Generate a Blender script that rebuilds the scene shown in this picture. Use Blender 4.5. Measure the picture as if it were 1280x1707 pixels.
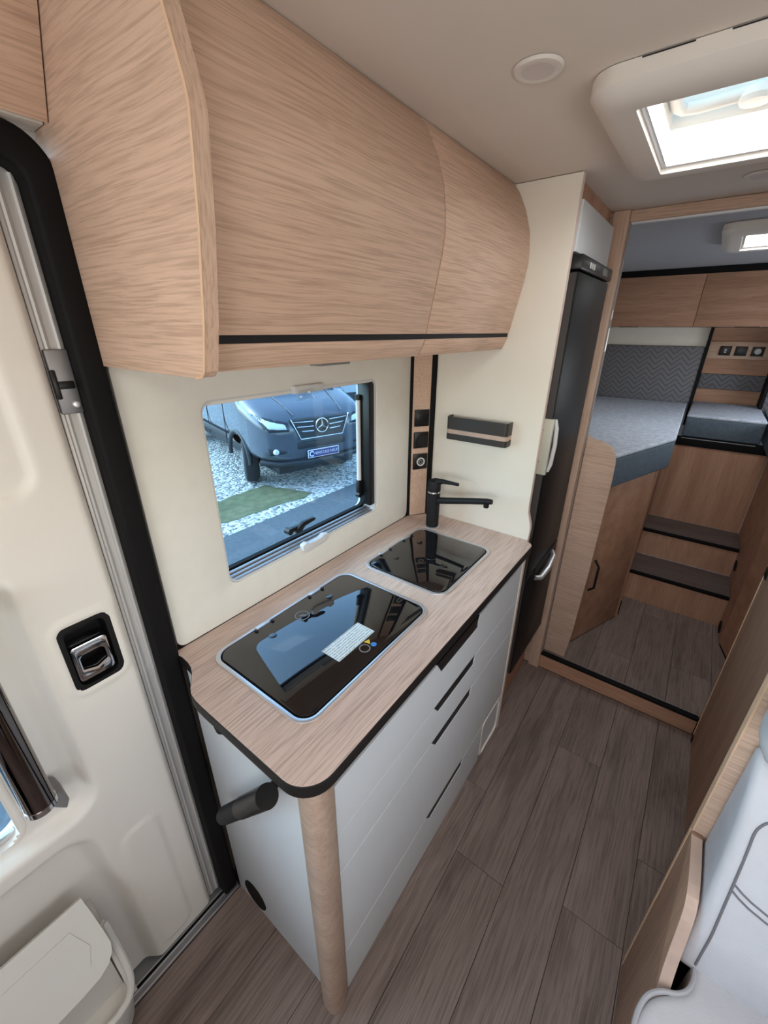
import bpy, bmesh, math, random
from mathutils import Vector, Matrix
random.seed(7)
for o in list(bpy.data.objects): bpy.data.objects.remove(o, do_unlink=True)
SC = bpy.context.scene
COL = SC.collection

# ------------------------------------------------------------------ camera
def set_camera():
    p, y, r = math.radians(23.8615), math.radians(36.6528), math.radians(0.3124)
    fwd = Vector((-math.sin(y)*math.cos(p), math.cos(y)*math.cos(p), -math.sin(p)))
    right = Vector((math.cos(y), math.sin(y), 0)); up = right.cross(fwd)
    rr = right*math.cos(r) + up*math.sin(r); uu = -right*math.sin(r) + up*math.cos(r)
    cd = bpy.data.cameras.new('camera'); c = bpy.data.objects.new('camera', cd); COL.objects.link(c)
    cd.sensor_fit = 'HORIZONTAL'; cd.sensor_width = 36.0; cd.lens = 36*685.734/1280
    cd.clip_start = 0.02; cd.clip_end = 200
    m = Matrix.Identity(4)
    for i in range(3):
        m[i][0] = rr[i]; m[i][1] = uu[i]; m[i][2] = -fwd[i]
    m.translation = Vector((0, 0, 1.62)); c.matrix_world = m
    SC.camera = c
set_camera()

# ------------------------------------------------------------------ world, lights, exposure
SKY_STRENGTH = 1.0
EXPOSURE = 0.0
w = bpy.data.worlds.new('sky'); SC.world = w; w.use_nodes = True
nt = w.node_tree; bg = nt.nodes['Background']
sk = nt.nodes.new('ShaderNodeTexSky'); sk.sky_type = 'NISHITA'; sk.sun_disc = False
sk.sun_elevation = math.radians(45); sk.sun_rotation = math.radians(235); sk.dust_density = 1.5; sk.ozone_density = 0.3
hs = nt.nodes.new('ShaderNodeHueSaturation'); hs.inputs['Saturation'].default_value = 0.72; nt.links.new(sk.outputs[0], hs.inputs['Color']); nt.links.new(hs.outputs[0], bg.inputs[0]); bg.inputs[1].default_value = SKY_STRENGTH
vs = SC.view_settings
vs.view_transform = 'Standard'; vs.look = 'None'; vs.gamma = 1.0; vs.use_curve_mapping = False; vs.exposure = EXPOSURE

def area(name, loc, target, sx, sy, power, color):
    l = bpy.data.lights.new(name, 'AREA'); l.shape = 'RECTANGLE'; l.size = sx; l.size_y = sy; l.energy = power; l.color = color
    o = bpy.data.objects.new(name, l); COL.objects.link(o); o.location = loc
    d = Vector(target) - Vector(loc); o.rotation_euler = d.to_track_quat('-Z', 'Y').to_euler()
    return o
# daylight falling in through the cab windscreen, the dinette window and the two roof hatches, plus an added lounge fill
area('windscreen_daylight', (0.1, -1.45, 1.45), (0.0, 1.0, 1.35), 1.45, 0.5, 13, (0.93, 0.97, 1.0))
area('lounge_overhead_fill', (0.15, -0.55, 1.975), (0.15, -0.55, 0), 0.6, 0.5, 5, (1.0, 0.97, 0.93))  # added fill from above; the ceiling has no hatch opening here
area('dinette_window_daylight', (0.93, 0.15, 1.30), (-0.8, 0.35, 1.3), 0.85, 0.42, 4.0, (1.0, 0.96, 0.9))
area('front_hatch_daylight', (0.0, 1.14, 2.03), (0.0, 1.14, 0), 0.38, 0.38, 3.0, (0.95, 0.98, 1.0))
area('rear_hatch_daylight', (0.175, 2.48, 2.03), (0.175, 2.48, 0), 0.38, 0.38, 4.0, (0.95, 0.98, 1.0))
area('bedroom_window_daylight', (0.93, 3.0, 1.42), (-0.6, 2.9, 1.1), 0.7, 0.3, 4.2, (0.86, 0.93, 1.0))

# ------------------------------------------------------------------ materials
def lin(c):
    r = []
    for v in c:
        v = v/255.0
        r.append(v/12.92 if v <= 0.04045 else ((v+0.055)/1.055)**2.4)
    return (r[0], r[1], r[2], 1.0)
def newmat(name):
    m = bpy.data.materials.new(name); m.use_nodes = True
    return m, m.node_tree, m.node_tree.nodes['Principled BSDF']
def plain(name, c, rough=0.5, metal=0.0, spec=0.5, var=0.0, vscale=8.0, bump=0.0, bscale=200.0, coat=0.0):
    m, t, b = newmat(name); N = t.nodes; L = t.links
    b.inputs['Roughness'].default_value = rough; b.inputs['Metallic'].default_value = metal
    b.inputs['Specular IOR Level'].default_value = spec
    b.inputs['Coat Weight'].default_value = coat
    tc = N.new('ShaderNodeTexCoord')
    no = N.new('ShaderNodeTexNoise'); no.inputs['Scale'].default_value = vscale; no.inputs['Detail'].default_value = 4
    L.new(tc.outputs['Object'], no.inputs['Vector'])
    rp = N.new('ShaderNodeValToRGB'); c0 = lin(c)
    rp.color_ramp.elements[0].position = 0.3; rp.color_ramp.elements[1].position = 0.7
    rp.color_ramp.elements[0].color = tuple(x*(1-var) for x in c0[:3])+(1,)
    rp.color_ramp.elements[1].color = tuple(min(1, x*(1+var)) for x in c0[:3])+(1,)
    L.new(no.outputs[0], rp.inputs[0]); L.new(rp.outputs[0], b.inputs['Base Color'])
    if bump > 0:
        n2 = N.new('ShaderNodeTexNoise'); n2.inputs['Scale'].default_value = bscale; n2.inputs['Detail'].default_value = 3
        L.new(tc.outputs['Object'], n2.inputs['Vector'])
        bp = N.new('ShaderNodeBump'); bp.inputs['Strength'].default_value = bump; bp.inputs['Distance'].default_value = 0.002
        L.new(n2.outputs[0], bp.inputs['Height']); L.new(bp.outputs[0], b.inputs['Normal'])
    return m
def wood(name, c_light, c_dark, axis, rough=0.5, grain=0.25, coarse=14.0, fine=300.0, stretch=0.022, bump=0.08, knots=0.0):
    m, t, b = newmat(name); N = t.nodes; L = t.links
    b.inputs['Roughness'].default_value = rough; b.inputs['Specular IOR Level'].default_value = 0.35
    tc = N.new('ShaderNodeTexCoord'); oi = N.new('ShaderNodeObjectInfo')
    mu = N.new('ShaderNodeVectorMath'); mu.operation = 'SCALE'; mu.inputs[0].default_value = (13.1, 7.7, 9.3)
    L.new(oi.outputs['Random'], mu.inputs['Scale'])
    ad = N.new('ShaderNodeVectorMath'); ad.operation = 'ADD'
    L.new(tc.outputs['Object'], ad.inputs[0]); L.new(mu.outputs[0], ad.inputs[1])
    # slow warp so the lines waver
    wn = N.new('ShaderNodeTexNoise'); wn.inputs['Scale'].default_value = 4.0; wn.inputs['Detail'].default_value = 1
    L.new(ad.outputs[0], wn.inputs['Vector'])
    ws = N.new('ShaderNodeVectorMath'); ws.operation = 'SCALE'; ws.inputs['Scale'].default_value = 0.016
    L.new(wn.outputs['Color'], ws.inputs[0])
    a2 = N.new('ShaderNodeVectorMath'); a2.operation = 'ADD'; L.new(ad.outputs[0], a2.inputs[0]); L.new(ws.outputs[0], a2.inputs[1])
    def stretched(scale, st):
        mp = N.new('ShaderNodeMapping'); s = [scale]*3; s['xyz'.index(axis)] = scale*st
        mp.inputs['Scale'].default_value = s; L.new(a2.outputs[0], mp.inputs['Vector'])
        n = N.new('ShaderNodeTexNoise'); n.inputs['Scale'].default_value = 1.0; n.inputs['Detail'].default_value = 5; n.inputs['Roughness'].default_value = 0.6
        L.new(mp.outputs[0], n.inputs['Vector']); return n
    n1 = stretched(coarse, 0.07); n2 = stretched(fine, stretch)
    rp = N.new('ShaderNodeValToRGB'); rp.color_ramp.elements[0].position = 0.32; rp.color_ramp.elements[1].position = 0.68
    rp.color_ramp.elements[0].color = lin(c_dark); rp.color_ramp.elements[1].color = lin(c_light)
    L.new(n1.outputs[0], rp.inputs[0])
    r2 = N.new('ShaderNodeValToRGB'); r2.color_ramp.elements[0].position = 0.36; r2.color_ramp.elements[1].position = 0.56
    r2.color_ramp.elements[0].color = (1-grain, 1-grain*1.08, 1-grain*1.15, 1); r2.color_ramp.elements[1].color = (1, 1, 1, 1)
    L.new(n2.outputs[0], r2.inputs[0])
    mx = N.new('ShaderNodeMix'); mx.data_type = 'RGBA'; mx.blend_type = 'MULTIPLY'; mx.inputs[0].default_value = 1.0
    L.new(rp.outputs[0], mx.inputs[6]); L.new(r2.outputs[0], mx.inputs[7])
    out = mx.outputs[2]
    if knots > 0:
        mp = N.new('ShaderNodeMapping'); s = [7.0]*3; s['xyz'.index(axis)] = 1.6
        mp.inputs['Scale'].default_value = s; L.new(a2.outputs[0], mp.inputs['Vector'])
        kn = N.new('ShaderNodeTexNoise'); kn.inputs['Scale'].default_value = 1.0; kn.inputs['Detail'].default_value = 7; kn.inputs['Distortion'].default_value = 1.2
        L.new(mp.outputs[0], kn.inputs['Vector'])
        r3 = N.new('ShaderNodeValToRGB'); r3.color_ramp.elements[0].position = 0.30; r3.color_ramp.elements[1].position = 0.46
        k = 1-knots; r3.color_ramp.elements[0].color = (k, k*0.97, k*0.95, 1); r3.color_ramp.elements[1].color = (1, 1, 1, 1)
        L.new(kn.outputs[0], r3.inputs[0])
        m2 = N.new('ShaderNodeMix'); m2.data_type = 'RGBA'; m2.blend_type = 'MULTIPLY'; m2.inputs[0].default_value = 1.0
        L.new(out, m2.inputs[6]); L.new(r3.outputs[0], m2.inputs[7]); out = m2.outputs[2]
    L.new(out, b.inputs['Base Color'])
    bp = N.new('ShaderNodeBump'); bp.inputs['Strength'].default_value = bump; bp.inputs['Distance'].default_value = 0.001
    L.new(n2.outputs[0], bp.inputs['Height']); L.new(bp.outputs[0], b.inputs['Normal'])
    return m
def pane(name, tint, ior=1.45, rough=0.0):
    m, t, b = newmat(name); N = t.nodes; L = t.links; N.remove(b)
    tr = N.new('ShaderNodeBsdfTransparent'); tr.inputs[0].default_value = tint+(1,)
    gl = N.new('ShaderNodeBsdfGlossy'); gl.inputs['Roughness'].default_value = rough; gl.inputs[0].default_value = (1, 1, 1, 1)
    lw = N.new('ShaderNodeLayerWeight'); lw.inputs[0].default_value = 0.5
    pw = N.new('ShaderNodeMath'); pw.operation = 'POWER'; pw.inputs[1].default_value = 5.0; L.new(lw.outputs['Facing'], pw.inputs[0])
    ma = N.new('ShaderNodeMath'); ma.operation = 'MULTIPLY_ADD'; f0 = ((ior-1)/(ior+1))**2
    ma.inputs[1].default_value = 1-f0; ma.inputs[2].default_value = f0; L.new(pw.outputs[0], ma.inputs[0])
    mx = N.new('ShaderNodeMixShader'); L.new(ma.outputs[0], mx.inputs[0]); L.new(tr.outputs[0], mx.inputs[1]); L.new(gl.outputs[0], mx.inputs[2])
    L.new(mx.outputs[0], N['Material Output'].inputs[0]); return m
def acrylic(name, tint, haze):
    m, t, b = newmat(name); N = t.nodes; L = t.links; N.remove(b)
    tr = N.new('ShaderNodeBsdfTransparent'); tr.inputs[0].default_value = tint+(1,)
    tl = N.new('ShaderNodeBsdfTranslucent'); tl.inputs[0].default_value = tint+(1,)
    mx = N.new('ShaderNodeMixShader'); mx.inputs[0].default_value = haze
    L.new(tr.outputs[0], mx.inputs[1]); L.new(tl.outputs[0], mx.inputs[2]); L.new(mx.outputs[0], N['Material Output'].inputs[0]); return m
def blackglass(name, ior=1.9):
    m, t, b = newmat(name)
    b.inputs['Base Color'].default_value = (0.006, 0.006, 0.007, 1); b.inputs['Roughness'].default_value = 0.015
    b.inputs['IOR'].default_value = ior; return m
def weave(name, c1, c2, scale, bump=0.5):
    m, t, b = newmat(name); N = t.nodes; L = t.links
    b.inputs['Roughness'].default_value = 0.9; b.inputs['Specular IOR Level'].default_value = 0.15
    tc = N.new('ShaderNodeTexCoord')
    no = N.new('ShaderNodeTexNoise'); no.inputs['Scale'].default_value = scale; no.inputs['Detail'].default_value = 6; no.inputs['Roughness'].default_value = 0.7
    L.new(tc.outputs['Object'], no.inputs['Vector'])
    rp = N.new('ShaderNodeValToRGB'); rp.color_ramp.elements[0].position = 0.35; rp.color_ramp.elements[1].position = 0.65
    rp.color_ramp.elements[0].color = lin(c1); rp.color_ramp.elements[1].color = lin(c2)
    L.new(no.outputs[0], rp.inputs[0]); L.new(rp.outputs[0], b.inputs['Base Color'])
    n2 = N.new('ShaderNodeTexNoise'); n2.inputs['Scale'].default_value = 350; L.new(tc.outputs['Object'], n2.inputs['Vector'])
    bp = N.new('ShaderNodeBump'); bp.inputs['Strength'].default_value = bump; bp.inputs['Distance'].default_value = 0.002
    L.new(n2.outputs[0], bp.inputs['Height']); L.new(bp.outputs[0], b.inputs['Normal']); return m
def herringbone(name, c1, c2, period=0.062):
    # zigzag quilted fabric: a triangle wave bends diagonal lines
    m, t, b = newmat(name); N = t.nodes; L = t.links
    b.inputs['Roughness'].default_value = 0.95; b.inputs['Specular IOR Level'].default_value = 0.1
    tc = N.new('ShaderNodeTexCoord'); sp = N.new('ShaderNodeSeparateXYZ'); L.new(tc.outputs['Object'], sp.inputs[0])
    def math_(op, a, bv=None):
        n = N.new('ShaderNodeMath'); n.operation = op
        if isinstance(a, (int, float)): n.inputs[0].default_value = a
        else: L.new(a, n.inputs[0])
        if bv is not None:
            if isinstance(bv, (int, float)): n.inputs[1].default_value = bv
            else: L.new(bv, n.inputs[1])
        return n.outputs[0]
    zig = math_('PINGPONG', sp.outputs['X'], period)
    s = math_('ADD', sp.outputs['Z'], zig)
    line = math_('PINGPONG', s, period*0.36)
    n = N.new('ShaderNodeMapRange'); n.inputs['From Min'].default_value = 0.0; n.inputs['From Max'].default_value = 0.005
    L.new(line, n.inputs['Value'])
    no = N.new('ShaderNodeTexNoise'); no.inputs['Scale'].default_value = 160; no.inputs['Detail'].default_value = 4; L.new(tc.outputs['Object'], no.inputs['Vector'])
    v = math_('MULTIPLY', n.outputs[0], 0.75); v = math_('ADD', v, 0.1); v2 = math_('MULTIPLY', no.outputs[0], 0.5); v = math_('ADD', v, v2); v = math_('SUBTRACT', v, 0.25)
    rp = N.new('ShaderNodeValToRGB'); rp.color_ramp.elements[0].color = lin(c1); rp.color_ramp.elements[1].color = lin(c2)
    L.new(v, rp.inputs[0]); L.new(rp.outputs[0], b.inputs['Base Color'])
    bp = N.new('ShaderNodeBump'); bp.inputs['Strength'].default_value = 0.6; bp.inputs['Distance'].default_value = 0.004
    L.new(v, bp.inputs['Height']); L.new(bp.outputs[0], b.inputs['Normal']); return m
def printed(name, paper, ink, axis, period, duty=0.45):
    m, t, b = newmat(name); N = t.nodes; L = t.links
    tc = N.new('ShaderNodeTexCoord'); sp = N.new('ShaderNodeSeparateXYZ'); L.new(tc.outputs['Object'], sp.inputs[0])
    pp = N.new('ShaderNodeMath'); pp.operation = 'PINGPONG'; pp.inputs[1].default_value = period; L.new(sp.outputs[axis], pp.inputs[0])
    gt = N.new('ShaderNodeMath'); gt.operation = 'GREATER_THAN'; gt.inputs[1].default_value = period*(1-duty); L.new(pp.outputs[0], gt.inputs[0])
    no = N.new('ShaderNodeTexNoise'); no.inputs['Scale'].default_value = 320; L.new(tc.outputs['Object'], no.inputs['Vector'])
    g2 = N.new('ShaderNodeMath'); g2.operation = 'GREATER_THAN'; g2.inputs[1].default_value = 0.46; L.new(no.outputs[0], g2.inputs[0])
    ml = N.new('ShaderNodeMath'); ml.operation = 'MULTIPLY'; L.new(gt.outputs[0], ml.inputs[0]); L.new(g2.outputs[0], ml.inputs[1])
    mx = N.new('ShaderNodeMix'); mx.data_type = 'RGBA'; mx.inputs[6].default_value = lin(paper); mx.inputs[7].default_value = lin(ink)
    L.new(ml.outputs[0], mx.inputs[0]); L.new(mx.outputs[2], b.inputs['Base Color']); b.inputs['Roughness'].default_value = 0.5; return m
def gravel(name):
    m, t, b = newmat(name); N = t.nodes; L = t.links
    b.inputs['Roughness'].default_value = 0.9
    tc = N.new('ShaderNodeTexCoord'); vo = N.new('ShaderNodeTexVoronoi'); vo.inputs['Scale'].default_value = 26
    L.new(tc.outputs['Object'], vo.inputs['Vector'])
    sp = N.new('ShaderNodeSeparateColor'); L.new(vo.outputs['Color'], sp.inputs[0])
    rp = N.new('ShaderNodeValToRGB'); rp.color_ramp.elements[0].color = lin((105, 105, 105)); rp.color_ramp.elements[1].color = lin((240, 240, 236))
    L.new(sp.outputs[0], rp.inputs[0]); L.new(rp.outputs[0], b.inputs['Base Color'])
    bp = N.new('ShaderNodeBump'); bp.inputs['Strength'].default_value = 0.9; bp.inputs['Distance'].default_value = 0.03; bp.invert = True
    L.new(vo.outputs['Distance'], bp.inputs['Height']); L.new(bp.outputs[0], b.inputs['Normal']); return m

OAK_L, OAK_D = (216, 184, 161), (205, 172, 149)
M = {}
M['oak_x'] = wood('oak_laminate_grain_x', OAK_L, OAK_D, 'x')
M['oak_y'] = wood('oak_laminate_grain_y', OAK_L, OAK_D, 'y')
M['oak_z'] = wood('oak_laminate_grain_z', OAK_L, OAK_D, 'z', grain=0.22)
M['oak_edge'] = plain('oak_edge_band', (220, 184, 152), 0.5, var=0.06, vscale=30)
M['worktop'] = wood('worktop_laminate', (216, 192, 178), (204, 179, 164), 'y', rough=0.42, grain=0.3, fine=330)
M['bed_oak_x'] = wood('bed_oak_grain_x', (196, 152, 124), (170, 126, 100), 'x', grain=0.25)
M['bed_oak_z'] = wood('bed_oak_grain_z', (196, 152, 124), (170, 126, 100), 'z', grain=0.18)
M['side_oak'] = wood('partition_oak_grain_z', (186, 152, 128), (160, 128, 106), 'z', grain=0.2)
M['post'] = wood('corner_post_oak', (180, 154, 136), (166, 140, 122), 'x', grain=0.14, coarse=30, fine=120, stretch=0.2)
M['floor'] = wood('floor_plank', (142, 124, 115), (122, 106, 98), 'y', rough=0.5, grain=0.36, coarse=14, fine=230, knots=0.3)
M['tread'] = wood('tread_plank', (112, 99, 94), (94, 82, 77), 'x', rough=0.5, grain=0.35, knots=0.2)
M['cream'] = plain('cream_panel', (224, 220, 209), 0.55, var=0.02, vscale=25, bump=0.08, bscale=300)
M['tower'] = plain('tower_panel', (232, 223, 208), 0.55, var=0.015)
M['tower_edge'] = plain('tower_edge_band', (226, 204, 192), 0.5, var=0.01)
M['white'] = plain('white_laminate', (206, 208, 209), 0.45, var=0.008)
M['ceiling'] = plain('ceiling_lining', (226, 214, 202), 0.8, var=0.015)
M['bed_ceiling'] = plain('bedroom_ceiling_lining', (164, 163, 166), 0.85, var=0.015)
M['doorplast'] = plain('door_plastic', (224, 217, 207), 0.5, var=0.012, bump=0.05, bscale=600)
M['pocket'] = plain('pocket_plastic', (206, 201, 192), 0.5, var=0.012)
M['black'] = plain('black_plastic', (18, 17, 17), 0.35, var=0.05, spec=0.4)
M['matte_black'] = plain('matte_black', (22, 22, 23), 0.6, var=0.05, spec=0.3)
M['rubber'] = plain('black_rubber', (14, 12, 13), 0.7, var=0.05, spec=0.2)
M['dark_trim'] = plain('dark_edge_trim', (24, 20, 19), 0.5, var=0.05, spec=0.3)
M['fridge'] = plain('fridge_black', (10, 9, 11), 0.45, var=0.03, spec=0.18)
M['fridge_side'] = plain('fridge_side', (48, 42, 38), 0.4, var=0.03)
M['chrome'] = plain('chrome', (215, 215, 220), 0.08, metal=1.0)
M['dark_chrome'] = plain('dark_chrome', (120, 112, 110), 0.06, metal=1.0)
M['alu'] = plain('brushed_aluminium', (212, 212, 214), 0.32, metal=0.75, var=0.03)
M['alu_dull'] = plain('dull_aluminium', (150, 148, 150), 0.45, metal=0.8, var=0.03)
M['silver'] = plain('silver_plastic', (206, 204, 202), 0.35, var=0.02)
M['handle_cream'] = plain('fridge_handle_cream', (176, 172, 156), 0.45, var=0.01)
M['post_silver'] = plain('post_silver', (196, 193, 190), 0.4, metal=0.25, var=0.02)
M['wing_edge'] = plain('wing_edge_band', (188, 162, 146), 0.5, var=0.08, vscale=30)
M['grey'] = plain('grey_plastic', (120, 116, 114), 0.5, var=0.03)
M['taupe'] = plain('taupe_pillar', (150, 138, 130), 0.6, var=0.02)
M['whiteplast'] = plain('white_plastic', (228, 220, 210), 0.5, var=0.01)
M['lens'] = plain('lamp_lens', (214, 204, 198), 0.35, var=0.01)
M['glasslid'] = blackglass('black_glass_lid', 1.85)
M['window'] = pane('tinted_window', (0.60, 0.77, 0.86))
M['doorwindow'] = pane('tinted_door_window', (0.60, 0.77, 0.86))
M['clear'] = pane('clear_plastic', (0.9, 0.92, 0.92), 1.5, 0.1)
M['dome'] = acrylic('hatch_acrylic', (0.50, 0.60, 0.62), 0.35)
M['leather'] = plain('grey_leather', (196, 196, 200), 0.55, var=0.05, vscale=14, bump=0.25, bscale=260)
M['leather_blue'] = plain('blue_grey_leather', (172, 182, 192), 0.55, var=0.05, vscale=14, bump=0.25, bscale=260)
M['piping'] = plain('seat_piping', (170, 170, 174), 0.6)
M['stitch'] = plain('dark_stitch', (110, 108, 112), 0.8)
M['mattop'] = weave('mattress_top', (170, 178, 192), (206, 210, 218), 40)
M['matside'] = weave('mattress_side', (84, 95, 104), (98, 108, 117), 60)
M['zigzag'] = herringbone('zigzag_fabric', (86, 85, 89), (122, 120, 123), 0.05)
M['sticker'] = printed('printed_sticker', (226, 238, 238), (150, 165, 170), 0, 0.0035)
M['yellow'] = plain('yellow_print', (230, 190, 40), 0.5)
M['blueprint'] = plain('blue_print', (60, 130, 200), 0.5)
M['gravel'] = gravel('white_gravel')
M['asphalt'] = plain('asphalt', (92, 98, 104), 0.9, var=0.15, vscale=30, bump=0.3, bscale=120)
M['moss'] = plain('moss', (104, 108, 78), 0.95, var=0.3, vscale=9, bump=0.8, bscale=60)
M['paint'] = plain('van_paint', (84, 92, 104), 0.16, metal=0.25, coat=1.0)
M['vanblack'] = plain('van_black_plastic', (40, 44, 50), 0.5, var=0.05)
M['tyre'] = plain('tyre', (36, 38, 42), 0.8)
M['headlight'] = plain('headlight_lens', (215, 225, 230), 0.08, spec=0.8)
M['headdark'] = plain('headlight_housing', (44, 50, 58), 0.2)
M['vanglass'] = plain('van_glass', (28, 34, 42), 0.05, spec=0.8)
M['platewhite'] = plain('plate_white', (225, 228, 235), 0.4)
M['platenavy'] = plain('plate_navy', (52, 50, 120), 0.4)
M['motorhome'] = plain('motorhome_shell', (196, 204, 212), 0.4)

# ------------------------------------------------------------------ geometry helpers
class G:
    def __init__(s): s.bm = bmesh.new()
    def _merge(s, t, bev=0, seg=2):
        bmesh.ops.recalc_face_normals(t, faces=t.faces)
        if bev > 0:
            es = [e for e in t.edges if len(e.link_faces) == 2 and e.calc_face_angle(0) > 0.6]
            bmesh.ops.bevel(t, geom=es, offset=bev, segments=seg, affect='EDGES', profile=0.5, clamp_overlap=True)
        me = bpy.data.meshes.new('t'); t.to_mesh(me); t.free(); s.bm.from_mesh(me); bpy.data.meshes.remove(me); return s
    def box(s, x0, x1, y0, y1, z0, z1, bev=0, seg=2):
        t = bmesh.new()
        v = [t.verts.new(p) for p in ((x0,y0,z0),(x1,y0,z0),(x1,y1,z0),(x0,y1,z0),(x0,y0,z1),(x1,y0,z1),(x1,y1,z1),(x0,y1,z1))]
        for f in ((0,3,2,1),(4,5,6,7),(0,1,5,4),(1,2,6,5),(2,3,7,6),(3,0,4,7)): t.faces.new([v[i] for i in f])
        return s._merge(t, bev, seg)
    @staticmethod
    def _p(axis, a, p):
        return (a, p[0], p[1]) if axis == 'x' else (p[0], a, p[1]) if axis == 'y' else (p[0], p[1], a)
    def prism(s, pts, axis, a, b, bev=0, seg=2):
        t = bmesh.new(); n = len(pts)
        A = [t.verts.new(s._p(axis, a, p)) for p in pts]; B = [t.verts.new(s._p(axis, b, p)) for p in pts]
        t.faces.new(A); t.faces.new(B[::-1])
        for i in range(n): t.faces.new((A[i], A[(i+1) % n], B[(i+1) % n], B[i]))
        return s._merge(t, bev, seg)
    def ring(s, outer, inner, axis, a, b, bev=0):
        t = bmesh.new(); n = len(outer)
        mk = lambda P, q: [t.verts.new(s._p(axis, q, p)) for p in P]
        oa, ob, ia, ib = mk(outer, a), mk(outer, b), mk(inner, a), mk(inner, b)
        for i in range(n):
            j = (i+1) % n
            t.faces.new((oa[i], oa[j], ob[j], ob[i])); t.faces.new((ia[i], ib[i], ib[j], ia[j]))
            t.faces.new((oa[i], ia[i], ia[j], oa[j])); t.faces.new((ob[i], ob[j], ib[j], ib[i]))
        return s._merge(t, bev)
    def tube(s, path, r, n=12, caps=True, closed=False):
        t = bmesh.new(); P = [Vector(p) for p in path]; m = len(P); R = r if isinstance(r, (list, tuple)) else [r]*m
        rings = []; up = None
        for i in range(m):
            if closed: d = P[(i+1) % m]-P[i-1]
            else: d = (P[min(i+1, m-1)]-P[max(i-1, 0)])
            d.normalize()
            if up is None:
                up = Vector((0, 0, 1)) if abs(d.z) < 0.9 else Vector((1, 0, 0))
            up = (up - d*up.dot(d)).normalized(); sd = d.cross(up)
            rings.append([t.verts.new(P[i]+(up*math.cos(2*math.pi*k/n)+sd*math.sin(2*math.pi*k/n))*R[i]) for k in range(n)])
        for i in range(m if closed else m-1):
            a, b = rings[i], rings[(i+1) % m]
            for k in range(n): t.faces.new((a[k], a[(k+1) % n], b[(k+1) % n], b[k]))
        if caps and not closed: t.faces.new(rings[0][::-1]); t.faces.new(rings[-1])
        return s._merge(t)
    def lathe(s, prof, c, axis='z', n=28):
        # prof: (radius, height) pairs
        t = bmesh.new(); rings = []
        for r, h in prof:
            ring = []
            for k in range(n):
                a = 2*math.pi*k/n; u, v = r*math.cos(a), r*math.sin(a)
                q = (u, v, h) if axis == 'z' else (h, u, v) if axis == 'x' else (u, h, v)
                ring.append(t.verts.new((c[0]+q[0], c[1]+q[1], c[2]+q[2])))
            rings.append(ring)
        for a, b in zip(rings, rings[1:]):
            for k in range(n): t.faces.new((a[k], a[(k+1) % n], b[(k+1) % n], b[k]))
        if prof[0][0] > 1e-6: t.faces.new(rings[0][::-1])
        if prof[-1][0] > 1e-6: t.faces.new(rings[-1])
        bmesh.ops.remove_doubles(t, verts=t.verts, dist=1e-6)
        return s._merge(t)
    def loft(s, rings, caps=True, closed=True):
        t = bmesh.new(); R = [[t.verts.new(p) for p in r] for r in rings]; n = len(R[0])
        for a, b in zip(R, R[1:]):
            for k in range(n if closed else n-1): t.faces.new((a[k], a[(k+1) % n], b[(k+1) % n], b[k]))
        if caps and closed: t.faces.new(R[0][::-1]); t.faces.new(R[-1])
        return s._merge(t)
    def slab(s, prof, axis, a, b, th, bev=0):
        # open 2D polyline given thickness th (offset to its left) and extruded
        n = len(prof); off = []
        for i in range(n):
            p, q = Vector(prof[max(i-1, 0)]), Vector(prof[min(i+1, n-1)]); d = (q-p).normalized()
            off.append((prof[i][0]-d.y*th, prof[i][1]+d.x*th))
        return s.prism(list(prof)+off[::-1], axis, a, b, bev)

def smooth_path(P, n=6):
    P = [Vector(p) for p in P]; out = []
    for i in range(len(P)-1):
        p0, p1, p2, p3 = P[max(i-1, 0)], P[i], P[i+1], P[min(i+2, len(P)-1)]
        for k in range(n):
            t = k/n; out.append(.5*((2*p1)+(p2-p0)*t+(2*p0-5*p1+4*p2-p3)*t*t+(3*p1-p0-3*p2+p3)*t**3))
    return out+[P[-1]]
def rrect(a0, a1, b0, b1, r, n=6):
    out = []
    for cx, cy, st in ((a1-r, b1-r, 0), (a0+r, b1-r, 90), (a0+r, b0+r, 180), (a1-r, b0+r, 270)):
        for k in range(n+1):
            t = math.radians(st+90*k/n); out.append((cx+r*math.cos(t), cy+r*math.sin(t)))
    return out
def arc(cx, cy, r, a0, a1, n=8):
    return [(cx+r*math.cos(math.radians(a0+(a1-a0)*k/n)), cy+r*math.sin(math.radians(a0+(a1-a0)*k/n))) for k in range(n+1)]

WL = {}
def tag(o, label=None, cat=None, group=None, kind=None):
    if label: o['label'] = label
    if cat: o['category'] = cat
    if group: o['group'] = group
    if kind: o['kind'] = kind
    return o
def root(name, loc, label=None, cat=None, group=None, kind=None, local=False, rz=0.0):
    o = bpy.data.objects.new(name, None); COL.objects.link(o); o.location = loc; o.rotation_euler = (0, 0, rz)
    o.empty_display_size = 0.05
    WL[o.name] = Vector((0, 0, 0)) if local else Vector(loc)
    return tag(o, label, cat, group, kind)
def mk(name, g, mat, parent=None, smooth=True, label=None, cat=None, group=None, kind=None, ang=35):
    me = bpy.data.meshes.new(name)
    bmesh.ops.remove_doubles(g.bm, verts=g.bm.verts, dist=1e-7)
    g.bm.to_mesh(me); g.bm.free()
    xs = [v.co.x for v in me.vertices]; ys = [v.co.y for v in me.vertices]; zs = [v.co.z for v in me.vertices]
    c = Vector(((min(xs)+max(xs))/2, (min(ys)+max(ys))/2, min(zs)))
    me.transform(Matrix.Translation(-c))
    me.materials.append(M[mat])
    if smooth:
        me.shade_smooth(); me.set_sharp_from_angle(angle=math.radians(ang))
    o = bpy.data.objects.new(name, me); COL.objects.link(o)
    WL[o.name] = c
    if parent is not None:
        o.parent = parent; o.location = c - WL[parent.name]
    else: o.location = c
    return tag(o, label, cat, group, kind)
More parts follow.
